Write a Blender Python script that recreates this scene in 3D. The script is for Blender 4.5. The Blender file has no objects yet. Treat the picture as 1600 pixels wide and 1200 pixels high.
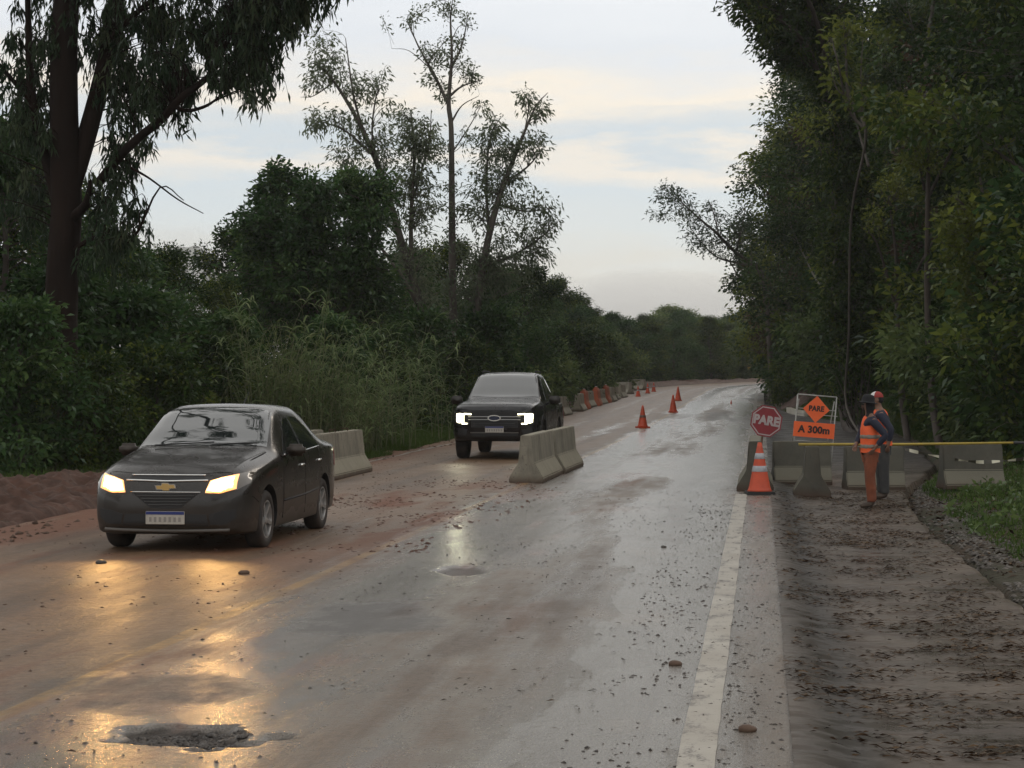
import bpy, bmesh, math, random
import numpy as np
from mathutils import Vector, Matrix
from mathutils.bvhtree import BVHTree

sc = bpy.context.scene
COL = sc.collection
R = math.radians

# ------------------------------------------------------------------ camera
CAM_H = 1.72
cd = bpy.data.cameras.new('camera')
cam = bpy.data.objects.new('camera', cd)
COL.objects.link(cam)
cam.location = (0, 0, CAM_H)
cam.rotation_euler = (R(90 - 0.153), 0, 0)
cd.sensor_fit = 'HORIZONTAL'
cd.sensor_width = 36
cd.lens = 67.5
cd.clip_start = 0.1
cd.clip_end = 6000
sc.camera = cam
F = 3000.0                                             # focal length in pixels of the 1600 px photograph
HAZE = 0.0003

# ------------------------------------------------------------------ world, sun, exposure
SUN_EL, SUN_AZ = R(24), R(38)                          # ahead of the camera and to its right, behind the cloud
world = bpy.data.worlds.new('World')
sc.world = world
world.use_nodes = True
nt = world.node_tree
nt.nodes.clear()
def wn(t, **k):
    n = nt.nodes.new(t)
    for a, v in k.items():
        setattr(n, a, v)
    return n
w_out = wn('ShaderNodeOutputWorld')
w_bg = wn('ShaderNodeBackground'); w_bg.inputs['Strength'].default_value = 0.1
nish = wn('ShaderNodeTexSky', sky_type='NISHITA', sun_disc=False)
nish.sun_elevation = SUN_EL; nish.sun_rotation = SUN_AZ; nish.altitude = 100; nish.dust_density = 3
tc = wn('ShaderNodeTexCoord')
sep = wn('ShaderNodeSeparateXYZ'); nt.links.new(tc.outputs['Generated'], sep.inputs[0])
mp = wn('ShaderNodeMapping'); mp.inputs['Scale'].default_value = (5.5, 5.5, 30); mp.inputs['Location'].default_value = (3.1, 1.7, 0.4)
nt.links.new(tc.outputs['Generated'], mp.inputs[0])
nz = wn('ShaderNodeTexNoise'); nz.inputs['Scale'].default_value = 1; nz.inputs['Detail'].default_value = 8; nz.inputs['Roughness'].default_value = .64
nt.links.new(mp.outputs[0], nz.inputs['Vector'])
wob = wn('ShaderNodeMath', operation='MULTIPLY_ADD'); wob.inputs[1].default_value = .085; wob.inputs[2].default_value = -.0425
nt.links.new(nz.outputs['Fac'], wob.inputs[0])
zz = wn('ShaderNodeMath', operation='ADD'); nt.links.new(sep.outputs['Z'], zz.inputs[0]); nt.links.new(wob.outputs[0], zz.inputs[1])
zs = wn('ShaderNodeMath', operation='MULTIPLY'); zs.inputs[1].default_value = 4.0
nt.links.new(zz.outputs[0], zs.inputs[0])
rmp = wn('ShaderNodeValToRGB')
stops = [(0.0, (.44, .445, .43)), (.034, (.46, .46, .44)), (.056, (.57, .57, .54)), (.075, (.56, .60, .61)), (.10, (.52, .585, .63)), (.117, (.72, .67, .60)), (.126, (.50, .565, .615)),
         (.137, (.58, .60, .605)), (.147, (.77, .70, .60)), (.158, (.67, .66, .64)), (.172, (.61, .64, .68)), (.20, (.665, .69, .72)), (.245, (.665, .655, .635))]
el = rmp.color_ramp.elements
while len(el) < len(stops):
    el.new(.5)
for e, (p, c) in zip(el, stops):
    e.position = p * 4; e.color = (*c, 1)
nt.links.new(zs.outputs[0], rmp.inputs[0])
sc10 = wn('ShaderNodeVectorMath', operation='SCALE'); sc10.inputs['Scale'].default_value = 10
nt.links.new(rmp.outputs[0], sc10.inputs[0])
mx = wn('ShaderNodeMix', data_type='RGBA'); mx.inputs['Factor'].default_value = .94
nt.links.new(nish.outputs[0], mx.inputs[6]); nt.links.new(sc10.outputs[0], mx.inputs[7])
nt.links.new(mx.outputs[2], w_bg.inputs[0]); nt.links.new(w_bg.outputs[0], w_out.inputs[0])

sd = bpy.data.lights.new('sun', 'SUN'); sd.energy = 0.5; sd.angle = R(25); sd.color = (1, .88, .74)
sun = bpy.data.objects.new('sun', sd); COL.objects.link(sun)
sv = Vector((math.sin(SUN_AZ) * math.cos(SUN_EL), math.cos(SUN_AZ) * math.cos(SUN_EL), math.sin(SUN_EL)))
sun.rotation_euler = sv.to_track_quat('Z', 'Y').to_euler()
sun.location = (30, 40, 60)

sc.view_settings.view_transform = 'Standard'
sc.view_settings.look = 'None'
sc.view_settings.exposure = 0.5
sc.view_settings.gamma = 1
sc.view_settings.use_curve_mapping = False
sc.render.engine = 'CYCLES'
cy = sc.cycles
cy.use_denoising = True
cy.max_bounces = 6; cy.diffuse_bounces = 3; cy.glossy_bounces = 3; cy.transmission_bounces = 4; cy.volume_bounces = 3; cy.transparent_max_bounces = 6
cy.sample_clamp_indirect = 6
cy.caustics_reflective = False; cy.caustics_refractive = False

# ------------------------------------------------------------------ materials
MATS = {}
def mat(name, c1, c2=None, scale=4., rough=.6, rough2=None, bump=0., bscale=None, metal=0., spec=.5, detail=5, stretch=(1, 1, 1), coat=0.):
    if name in MATS:
        return MATS[name]
    m = bpy.data.materials.new(name); m.use_nodes = True
    t = m.node_tree; b = t.nodes['Principled BSDF']
    b.inputs['Base Color'].default_value = (*c1, 1); b.inputs['Roughness'].default_value = rough
    b.inputs['Metallic'].default_value = metal; b.inputs['Specular IOR Level'].default_value = spec
    b.inputs['Coat Weight'].default_value = coat
    co = t.nodes.new('ShaderNodeTexCoord'); mpp = t.nodes.new('ShaderNodeMapping'); mpp.inputs['Scale'].default_value = stretch
    t.links.new(co.outputs['Object'], mpp.inputs[0])
    if c2 is not None:
        n = t.nodes.new('ShaderNodeTexNoise'); n.inputs['Scale'].default_value = scale; n.inputs['Detail'].default_value = detail; n.inputs['Roughness'].default_value = .65
        t.links.new(mpp.outputs[0], n.inputs['Vector'])
        rr = t.nodes.new('ShaderNodeMapRange'); rr.inputs[1].default_value = .35; rr.inputs[2].default_value = .65
        t.links.new(n.outputs['Fac'], rr.inputs[0])
        x = t.nodes.new('ShaderNodeMix'); x.data_type = 'RGBA'
        x.inputs[6].default_value = (*c1, 1); x.inputs[7].default_value = (*c2, 1)
        t.links.new(rr.outputs[0], x.inputs[0]); t.links.new(x.outputs[2], b.inputs['Base Color'])
        if rough2 is not None:
            y = t.nodes.new('ShaderNodeMapRange'); y.inputs[3].default_value = rough; y.inputs[4].default_value = rough2
            t.links.new(rr.outputs[0], y.inputs[0]); t.links.new(y.outputs[0], b.inputs['Roughness'])
    if bump:
        n2 = t.nodes.new('ShaderNodeTexNoise'); n2.inputs['Scale'].default_value = bscale or scale * 4; n2.inputs['Detail'].default_value = 4
        t.links.new(mpp.outputs[0], n2.inputs['Vector'])
        bp = t.nodes.new('ShaderNodeBump'); bp.inputs['Strength'].default_value = bump; bp.inputs['Distance'].default_value = .02
        t.links.new(n2.outputs['Fac'], bp.inputs['Height']); t.links.new(bp.outputs[0], b.inputs['Normal'])
    MATS[name] = m
    return m

def leaf_mat(name, dark, mid, light, trans=.3, gloss=.02, rnd=.25):
    """leaves: colour runs with each leaf's own tint; every tree a little different"""
    m = bpy.data.materials.new(name); m.use_nodes = True
    t = m.node_tree; t.nodes.clear()
    o = t.nodes.new('ShaderNodeOutputMaterial')
    a = t.nodes.new('ShaderNodeAttribute'); a.attribute_name = 'tint'
    oi = t.nodes.new('ShaderNodeObjectInfo')
    ad = t.nodes.new('ShaderNodeMath'); ad.operation = 'MULTIPLY_ADD'; ad.inputs[1].default_value = rnd; t.links.new(oi.outputs['Random'], ad.inputs[0])
    sb = t.nodes.new('ShaderNodeMath'); sb.operation = 'SUBTRACT'; sb.inputs[1].default_value = rnd / 2
    t.links.new(a.outputs['Fac'], sb.inputs[0]); t.links.new(sb.outputs[0], ad.inputs[2])
    r = t.nodes.new('ShaderNodeValToRGB')
    e = r.color_ramp.elements; e[0].position = 0; e[0].color = (*dark, 1); e[1].position = 1; e[1].color = (*light, 1)
    k = e.new(.55); k.color = (*mid, 1)
    t.links.new(ad.outputs[0], r.inputs[0])
    d = t.nodes.new('ShaderNodeBsdfDiffuse'); tr = t.nodes.new('ShaderNodeBsdfTranslucent'); g = t.nodes.new('ShaderNodeBsdfGlossy'); g.inputs['Roughness'].default_value = .45
    g.inputs['Color'].default_value = (.55, .6, .6, 1)
    t.links.new(r.outputs[0], d.inputs[0]); t.links.new(r.outputs[0], tr.inputs[0])
    m1 = t.nodes.new('ShaderNodeMixShader'); m1.inputs[0].default_value = trans
    t.links.new(d.outputs[0], m1.inputs[1]); t.links.new(tr.outputs[0], m1.inputs[2])
    fr = t.nodes.new('ShaderNodeFresnel'); fr.inputs[0].default_value = 1.35
    ml = t.nodes.new('ShaderNodeMath'); ml.operation = 'MULTIPLY'; ml.inputs[1].default_value = gloss * 4; t.links.new(fr.outputs[0], ml.inputs[0])
    m2 = t.nodes.new('ShaderNodeMixShader'); t.links.new(ml.outputs[0], m2.inputs[0])
    t.links.new(m1.outputs[0], m2.inputs[1]); t.links.new(g.outputs[0], m2.inputs[2]); t.links.new(m2.outputs[0], o.inputs[0])
    return m

def emit_mat(name, col, strength):
    m = bpy.data.materials.new(name); m.use_nodes = True
    b = m.node_tree.nodes['Principled BSDF']
    b.inputs['Base Color'].default_value = (.5, .5, .5, 1); b.inputs['Roughness'].default_value = .1
    b.inputs['Emission Color'].default_value = (*col, 1); b.inputs['Emission Strength'].default_value = strength
    return m

# ------------------------------------------------------------------ object helpers
def link(o, parent=None):
    COL.objects.link(o)
    if parent is not None:
        o.parent = parent
    return o
def thing(name, label, cat, loc=(0, 0, 0), rotz=0., group=None):
    o = bpy.data.objects.new(name, None); link(o); o.empty_display_size = .2
    o.location = loc; o.rotation_euler = (0, 0, rotz)
    o['label'] = label; o['category'] = cat
    if group: o['group'] = group
    return o
def tag(o, label, cat, group=None):
    o['label'] = label; o['category'] = cat
    if group: o['group'] = group
    return o
def np_mesh(name, verts, faces, smooth=False):
    """verts (n,3), faces (m,k) all of one size k"""
    me = bpy.data.meshes.new(name)
    verts = np.asarray(verts, dtype=np.float32); faces = np.asarray(faces, dtype=np.int32)
    m, k = faces.shape
    me.vertices.add(len(verts)); me.vertices.foreach_set('co', verts.ravel())
    me.loops.add(m * k); me.loops.foreach_set('vertex_index', faces.ravel())
    me.polygons.add(m); me.polygons.foreach_set('loop_start', np.arange(0, m * k, k, dtype=np.int32))
    if smooth:
        me.polygons.foreach_set('use_smooth', np.ones(m, dtype=bool))
    me.update(calc_edges=True)
    return me
def bm_obj(name, bm, m, parent=None, smooth=False):
    me = bpy.data.meshes.new(name); bm.to_mesh(me); bm.free()
    if smooth:
        for p in me.polygons: p.use_smooth = True
    return me_obj(name, me, m, parent)
def me_obj(name, me, m=None, parent=None, kind=None):
    if m is not None:
        for k in (m if isinstance(m, (list, tuple)) else [m]):
            me.materials.append(k)
    o = bpy.data.objects.new(name, me); link(o, parent)
    if kind: o['kind'] = kind
    return o
def copy_tree(o, parent=None):
    c = o.copy(); COL.objects.link(c)
    if parent is not None: c.parent = parent
    for ch in list(o.children):
        copy_tree(ch, c)
    return c
def box(bm, c, s, rot=None):
    mtx = Matrix.Translation(c)
    if rot is not None: mtx = mtx @ rot
    mtx = mtx @ Matrix.Diagonal((*s, 1))
    return bmesh.ops.create_cube(bm, size=1, matrix=mtx)['verts']
def bevel_all(bm, w, seg=2):
    bmesh.ops.bevel(bm, geom=list(bm.edges), offset=w, segments=seg, affect='EDGES', clamp_overlap=True)
def tube(bm, pts, radii, n=8, cap=True):
    pts = [Vector(p) for p in pts]
    if not isinstance(radii, (list, tuple)): radii = [radii] * len(pts)
    rings = []
    ref = None
    for i, p in enumerate(pts):
        d = (pts[min(i + 1, len(pts) - 1)] - pts[max(i - 1, 0)]).normalized()
        if ref is None:
            ref = d.orthogonal().normalized()
        ref = (ref - d * ref.dot(d)).normalized()
        b = d.cross(ref)
        rings.append([bm.verts.new(p + radii[i] * (math.cos(2 * math.pi * k / n) * ref + math.sin(2 * math.pi * k / n) * b)) for k in range(n)])
    for a, b in zip(rings, rings[1:]):
        for k in range(n):
            bm.faces.new((a[k], a[(k + 1) % n], b[(k + 1) % n], b[k]))
    if cap:
        bm.faces.new(rings[0][::-1]); bm.faces.new(rings[-1])
def lathe(bm, prof, n=24, mtx=None, cap=True):
    rings = []
    for r, z in prof:
        rings.append([bm.verts.new((r * math.cos(2 * math.pi * k / n), r * math.sin(2 * math.pi * k / n), z)) for k in range(n)])
    for a, b in zip(rings, rings[1:]):
        for k in range(n):
            bm.faces.new((a[k], a[(k + 1) % n], b[(k + 1) % n], b[k]))
    if cap and prof[0][0] > 1e-4: bm.faces.new(rings[0][::-1])
    if cap and prof[-1][0] > 1e-4: bm.faces.new(rings[-1])
    vs = [v for r in rings for v in r]
    if mtx is not None:
        bmesh.ops.transform(bm, matrix=mtx, verts=vs)
    return vs
def prism(bm, outline, y0, y1):
    """outline in (x, z), extruded along y"""
    a = [bm.verts.new((x, y0, z)) for x, z in outline]; b = [bm.verts.new((x, y1, z)) for x, z in outline]
    n = len(a)
    for k in range(n):
        bm.faces.new((a[k], a[(k + 1) % n], b[(k + 1) % n], b[k]))
    bm.faces.new(a[::-1]); bm.faces.new(b)
    bmesh.ops.recalc_face_normals(bm, faces=list(bm.faces))

# ------------------------------------------------------------------ numpy value noise
def _h(ix, iy, seed):
    n = (ix.astype(np.int64) * 374761393 + iy.astype(np.int64) * 668265263 + seed * 1442695041) & 0xffffffff
    n = ((n ^ (n >> 13)) * 1274126177) & 0xffffffff
    return ((n ^ (n >> 16)) & 0xffff) / 65535.0
def vnoise(x, y, seed=0):
    x = np.asarray(x, float); y = np.asarray(y, float)
    ix = np.floor(x); iy = np.floor(y); fx = x - ix; fy = y - iy
    fx = fx * fx * (3 - 2 * fx); fy = fy * fy * (3 - 2 * fy)
    a = _h(ix, iy, seed); b = _h(ix + 1, iy, seed); c = _h(ix, iy + 1, seed); d = _h(ix + 1, iy + 1, seed)
    return (a * (1 - fx) + b * fx) * (1 - fy) + (c * (1 - fx) + d * fx) * fy
def fbm(x, y, seed=0, oct=4, gain=.55):
    s = 0; a = 1; t = 0
    x = np.asarray(x, float); y = np.asarray(y, float)
    for k in range(oct):
        s = s + a * vnoise(x, y, seed + k * 17); t += a; a *= gain; x = x * 2.03 + 5.1; y = y * 2.03 + 9.7
    return s / t
def sstep(a, b, x):
    t = np.clip((np.asarray(x, float) - a) / (b - a), 0, 1)
    return t * t * (3 - 2 * t)

# ------------------------------------------------------------------ road geometry: u = metres right of the white edge line, Y = distance ahead
TH = math.atan(.1297)
_Y = np.arange(0, 420, .5); _X = np.zeros_like(_Y); _HD = np.full_like(_Y, TH)
_X[0] = -.295
for i in range(1, len(_Y)):
    if _Y[i] > 138:
        _HD[i] = min(_HD[i - 1] + .5 / math.cos(_HD[i - 1]) / 135., R(52))
    _X[i] = _X[i - 1] + .5 * math.tan(_HD[i])
def xl(Y):
    Y = np.asarray(Y, float)
    return np.where(Y < 0, -.295 + .1297 * Y, np.where(Y > 419, _X[-1] + (Y - _Y[-1]) * .3, np.interp(Y, _Y, _X)))
def hd(Y):
    return np.interp(Y, _Y, _HD)
def W(u, Y):
    return xl(Y) + np.asarray(u, float) / np.cos(hd(Y)), np.asarray(Y, float)
def U(X, Y):
    return (X - xl(Y)) * np.cos(hd(Y))
def g(Y):
    Y = np.asarray(Y, float)
    z = .0118 * 9 * np.log1p(np.exp(np.clip((Y - 62) / 9, -30, 30)))
    z = np.where((Y - 62) / 9 > 30, .0118 * (Y - 62), z)
    return np.where(Y > 330, .0118 * 268, z)
def ground_pt(px, py, zoff=0.):
    """where the line of sight through a pixel of the photograph meets the road level (+ zoff)"""
    Y = 20.
    for _ in range(60):
        Y = .5 * Y + .5 * (CAM_H - float(g(Y)) - zoff) * F / max(py - 592, 2)
    return (px - 800) * Y / F, Y
# ------------------------------------------------------------------ terrain
SHOULDER_Z = -.10
def umax(Y):
    """right limit of the paved shoulder and of the lay-by behind the barriers"""
    return np.interp(Y, [-40, 8, 17, 25, 31, 40, 55, 66, 76, 84, 95, 400], [2.5, 2.4, 2.3, 2.3, 2.6, 3.9, 4.6, 4.4, 3.0, 1.6, .9, .9])
def terrain(X, Y):
    X = np.asarray(X, float); Y = np.asarray(Y, float)
    u = U(X, Y); um = umax(Y)
    base = g(Y)
    z = base + SHOULDER_Z - .015
    # the bank right of the road
    r = np.clip(u - um, 0, None)
    near = sstep(20, 75, Y)
    z = z + .16 * sstep(0.2, 1.6, r) * (1 - .3 * near) + (.10 + .34 * near) * np.clip(r - 1.6 + 1.0 * near, 0, 60)
    z = z + .10 * (fbm(X * .9, Y * .9, 3) - .5) * sstep(.1, 1.2, r)
    # left: a verge, then the ground falls away to the valley
    l = np.clip(-8.5 - u, 0, None)
    z = np.where(u < -4, base - .03 + .10 * sstep(0, 1.2, l) + .22 * (fbm(X * .7, Y * .7, 8) - .5) * sstep(.2, 2, l) - .20 * np.clip(l - 7, 0, 70), z)
    # bed under the road
    bed = sstep(-8.75, -8.45, u) * (1 - sstep(um - .05, um + .2, u))
    return z - .22 * bed
def tz(X, Y):
    return float(terrain(np.array([X]), np.array([Y]))[0])
def grid_faces(nr, nc):
    i = np.arange(nr - 1)[:, None] * nc + np.arange(nc - 1)[None, :]
    return np.stack([i, i + 1, i + nc + 1, i + nc], -1).reshape(-1, 4)

ys = np.concatenate([np.arange(-400, -40, 40), np.arange(-40, 6, 3), np.arange(6, 45, .22), np.arange(45, 130, 1.2), np.arange(130, 330, 3), np.array([340, 380, 450, 600, 800, 1100, 1600])])
us = np.concatenate([-np.array([1500, 900, 500, 300, 180, 120, 90, 70, 55, 45, 36, 30, 26, 22, 19]), np.arange(-16.5, -9.2, .5), np.array([-9.1, -8.8, -8.7, -8.6, -8.45, -8.2, -4, -3.9, 0]),
                     np.arange(.4, 5.2, .12), np.arange(5.3, 12, .5), np.array([13, 15, 18, 22, 27, 34, 45, 60, 80, 120, 200, 400, 900, 1500])])
YY, UU = np.meshgrid(ys, us, indexing='ij')
XX, _ = W(UU, YY)
ZZ = terrain(XX, YY)
m_ground = bpy.data.materials.new('ground_soil'); m_ground.use_nodes = True
def ground_material(m):
    t = m.node_tree; b = t.nodes['Principled BSDF']; b.inputs['Roughness'].default_value = .85; b.inputs['Specular IOR Level'].default_value = .25
    co = t.nodes.new('ShaderNodeTexCoord')
    n = t.nodes.new('ShaderNodeTexNoise'); n.inputs['Scale'].default_value = .6; n.inputs['Detail'].default_value = 8; n.inputs['Roughness'].default_value = .7
    t.links.new(co.outputs['Object'], n.inputs['Vector'])
    r = t.nodes.new('ShaderNodeValToRGB'); e = r.color_ramp.elements
    e[0].position = .32; e[0].color = (.020, .030, .012, 1); e[1].position = .72; e[1].color = (.085, .045, .028, 1)
    k = e.new(.52); k.color = (.045, .036, .022, 1)
    t.links.new(n.outputs['Fac'], r.inputs[0]); t.links.new(r.outputs[0], b.inputs['Base Color'])
    n2 = t.nodes.new('ShaderNodeTexNoise'); n2.inputs['Scale'].default_value = 9; n2.inputs['Detail'].default_value = 6
    t.links.new(co.outputs['Object'], n2.inputs['Vector'])
    bp = t.nodes.new('ShaderNodeBump'); bp.inputs['Strength'].default_value = .8; bp.inputs['Distance'].default_value = .08
    t.links.new(n2.outputs['Fac'], bp.inputs['Height']); t.links.new(bp.outputs[0], b.inputs['Normal'])
ground_material(m_ground)
o = me_obj('ground', np_mesh('ground', np.stack([XX, YY, ZZ], -1).reshape(-1, 3), grid_faces(*YY.shape), True), m_ground, kind='structure')

# ------------------------------------------------------------------ road
def ell(X, Y, cx, cy, rx, ry, ang=0., seed=1, wob=.5, fq=3.):
    c, s = math.cos(ang), math.sin(ang)
    a = ((X - cx) * c + (Y - cy) * s) / rx; b = (-(X - cx) * s + (Y - cy) * c) / ry
    return np.sqrt(a * a + b * b) + wob * (fbm(X * fq, Y * fq, seed) - .5)
HOLE1 = (-1.58, 9.35); HOLE2 = (-.46, 17.4)
def road_z(X, Y):
    u = U(X, Y)
    z = g(Y) - .008 * np.abs(u + 3.55)
    amp = 1 - sstep(60, 120, Y)
    for c, w in ((-.85, .38), (-2.75, .40), (-4.75, .42), (-6.35, .42)):
        z = z - .012 * np.exp(-((u - c - .12 * np.sin(Y * .12)) / w) ** 2) * amp
    z = z + .014 * (fbm(u * .9, Y * .28, 5, 3) - .5) + .010 * (fbm(u * 2.6, Y * 1.6, 6, 3) - .5)
    lm = 1 - sstep(-4.2, -3.3, u)
    z = z + lm * (.030 * (fbm(u * 1.9, Y * .55, 21, 4) - .42)).clip(0) * 1.4
    z = z + (1 - sstep(-7.7, -6.9, u)) * .05 * (fbm(u * 2.4, Y * 1.5, 29, 4) - .35).clip(0)
    d = ell(X, Y, *HOLE1, .42, .30, -.45, 4, 1.5, 5.5)
    rough = .03 * (fbm(X * 22, Y * 14, 9, 3) - .35)
    inside = 1 - sstep(.92, 1.0, d)
    z = z + inside * (-.040 + rough)
    d2 = ell(X, Y, *HOLE2, .27, .5, .2, 14, .7, 3.)
    z = z + (1 - sstep(.8, 1.0, d2)) * (-.03 + .5 * rough)
    return z
def rzf(X, Y):
    return float(road_z(np.array([float(X)]), np.array([float(Y)]))[0])
rys = np.concatenate([np.arange(-40, 6, 2.), np.arange(6, 8, .2), np.arange(8, 13, .035), np.arange(13, 22, .07), np.arange(22, 40, .14), np.arange(40, 70, .4), np.arange(70, 340, 1.5)])
rus = np.concatenate([np.arange(-8.6, -5, .08), np.arange(-5, .47, .05), np.array([.47])])
YY, UU = np.meshgrid(rys, rus, indexing='ij')
EDGE_W = .05 * (fbm(YY[:, :1] * 1.2, YY[:, :1] * 0 + 3, 77) - .5)
UU = UU.copy(); UU[:, -1:] += EDGE_W; UU[:, :1] += 3 * EDGE_W
XX, _ = W(UU, YY)
ZZ = road_z(XX, YY)
# a skirt so that the slab's broken edges have depth
skR = np.stack([XX[:, -1], YY[:, -1], ZZ[:, -1] - .22], -1); skL = np.stack([XX[:, 0], YY[:, 0], ZZ[:, 0] - .12], -1)
P = np.concatenate([skL[:, None], np.stack([XX, YY, ZZ], -1), skR[:, None]], 1)
UUs = np.concatenate([UU[:, :1], UU, UU[:, -1:]], 1); YYs = np.concatenate([YY[:, :1], YY, YY[:, -1:]], 1)
me_road = np_mesh('road', P.reshape(-1, 3), grid_faces(P.shape[0], P.shape[1]), True)
def add_attr(me, name, a):
    at = me.attributes.new(name, 'FLOAT', 'POINT'); at.data.foreach_set('value', np.asarray(a, np.float32).ravel())
# how muddy, how red, how wet: wear that belongs to the surface itself
def far_track(u, Y):
    return sstep(34, 60, Y) * np.maximum(np.exp(-((u + 4.7) / .4) ** 2), np.exp(-((u + 6.4) / .4) ** 2))
def road_wear(u, Y, X):
    track = np.zeros_like(u)
    for c, w, k in ((-.62, .50, 1.), (-2.85, .55, .8), (-4.75, .42, .45), (-6.35, .42, .45)):
        cc = c + .18 * np.sin(Y * .09 + 1) + .5 * (fbm(Y * .10, u * 0 + c, 31) - .5)
        track = np.maximum(track, k * np.exp(-((u - cc) / w) ** 2))
    n = fbm(u * 1.1, Y * .13, 41, 5)
    mud = .62 * sstep(.30, .70, n + .25 * (1 - sstep(-4.4, -3.2, u))) + .18
    mud = mud + .45 * (1 - sstep(-4.6, -3.4, u))
    mud = mud - .75 * track - .35 * far_track(u, Y)
    mud = mud + .5 * (1 - sstep(-7.6, -6.8, u))
    far = sstep(45, 95, Y)
    mud = mud + .18 * far
    patch = 1 - sstep(.35, 1.30, ell(X, Y, -1.05, 13.9, .60, 1.35, -.1, 51, 1.3, 2.4))
    patch = np.maximum(patch, .75 * (1 - sstep(.3, 1.3, ell(X, Y, -1.95, 10.7, .8, .8, -.1, 52, 1.3, 2.4))))
    patch = np.maximum(patch, .75 * sstep(.55, .68, fbm(u * .7, Y * .09, 57, 4)) * sstep(36, 55, Y) * sstep(-3.6, -2.6, u))
    patch = np.maximum(patch, 1 - sstep(.8, 1.0, ell(X, Y, *HOLE1, .42, .30, -.45, 4, 1.5, 5.5)))
    patch = np.maximum(patch, .45 * (1 - sstep(.8, 1.0, ell(X, Y, *HOLE2, .27, .5, .2, 14, .7, 3.))))
    # a long wet strip of bare asphalt against the lay-by
    red = sstep(.50, .70, fbm(u * 1.6, Y * .45, 61, 5)) * np.exp(-((Y - 25) / 7) ** 2) * sstep(-6.6, -5.2, u) * (1 - sstep(-3.9, -2.7, u))
    red = np.maximum(red, .8 * (1 - sstep(-7.9, -6.9, u + .8 * (fbm(u, Y * .4, 66) - .5))) * (1 - sstep(38, 60, Y)))
    red = np.maximum(red, .5 * sstep(.58, .72, fbm(u * 2.1, Y * .35, 68, 5)) * (1 - sstep(-2.2, -.8, u)) * (1 - sstep(30, 45, Y)))
    return np.clip(mud, 0, 1), np.clip(patch, 0, 1), np.clip(red, 0, 1), np.clip(track, 0, 1)
mud, patch, red, track = road_wear(UUs, YYs, P[:, :, 0])
hole = np.maximum(1 - sstep(.85, 1.0, ell(P[:, :, 0], YYs, *HOLE1, .42, .30, -.45, 4, 1.5, 5.5)), .6 * (1 - sstep(.8, 1.0, ell(P[:, :, 0], YYs, *HOLE2, .27, .5, .2, 14, .7, 3.))))
for k, v in (('hole', hole), ('mud', mud), ('patch', patch), ('red', red), ('track', track)):
    add_attr(me_road, k, v)
add_attr(me_road, 'lane_side', 1 - sstep(-4.3, -3.3, UUs + .6 * (fbm(UUs * .8, YYs * .15, 71) - .5)))
uvl = me_road.uv_layers.new(name='lane')
li = np.zeros(len(me_road.loops), np.int32); me_road.loops.foreach_get('vertex_index', li)
uv = np.stack([UUs.ravel(), YYs.ravel()], -1)[li]
uvl.data.foreach_set('uv', uv.astype(np.float32).ravel())

class NT:
    """short hand for shader graphs"""
    def __init__(s, name):
        s.m = bpy.data.materials.new(name); s.m.use_nodes = True; s.t = s.m.node_tree; s.b = s.t.nodes['Principled BSDF']
    def n(s, ty, **k):
        x = s.t.nodes.new(ty)
        for a, v in k.items(): setattr(x, a, v)
        return x
    def l(s, a, b): s.t.links.new(a, b)
    def attr(s, n):
        return s.n('ShaderNodeAttribute', attribute_name=n).outputs['Fac']
    def noise(s, vec, scale, detail=4, rough=.6, stretch=None):
        if stretch:
            mp_ = s.n('ShaderNodeMapping'); mp_.inputs['Scale'].default_value = stretch; s.l(vec, mp_.inputs[0]); vec = mp_.outputs[0]
        x = s.n('ShaderNodeTexNoise'); x.inputs['Scale'].default_value = scale; x.inputs['Detail'].default_value = detail; x.inputs['Roughness'].default_value = rough
        s.l(vec, x.inputs['Vector']); return x.outputs['Fac']
    def math(s, op, a, b=None, c=None, clamp=False):
        x = s.n('ShaderNodeMath', operation=op, use_clamp=clamp)
        for i, v in enumerate((a, b, c)):
            if v is None: continue
            if isinstance(v, (int, float)): x.inputs[i].default_value = v
            else: s.l(v, x.inputs[i])
        return x.outputs[0]
    def rng(s, v, a, b, c=0., d=1.):
        x = s.n('ShaderNodeMapRange'); s.l(v, x.inputs[0])
        for i, q in enumerate((a, b, c, d)): x.inputs[i + 1].default_value = q
        return x.outputs[0]
    def mix(s, f, a, b):
        x = s.n('ShaderNodeMix', data_type='RGBA')
        for i, v in ((0, f), (6, a), (7, b)):
            if isinstance(v, tuple): x.inputs[i].default_value = (*v, 1)
            elif isinstance(v, (int, float)): x.inputs[i].default_value = v
            else: s.l(v, x.inputs[i])
        return x.outputs[2]
    def bump(s, h, strength, dist, prev=None):
        x = s.n('ShaderNodeBump')
        if isinstance(strength, (int, float)): x.inputs['Strength'].default_value = strength
        else: s.l(strength, x.inputs['Strength'])
        x.inputs['Distance'].default_value = dist # x.inputs['Distance'].default_value = dist
        s.l(h, x.inputs['Height'])
        if prev is not None: s.l(prev, x.inputs['Normal'])
        return x.outputs[0]

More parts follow.
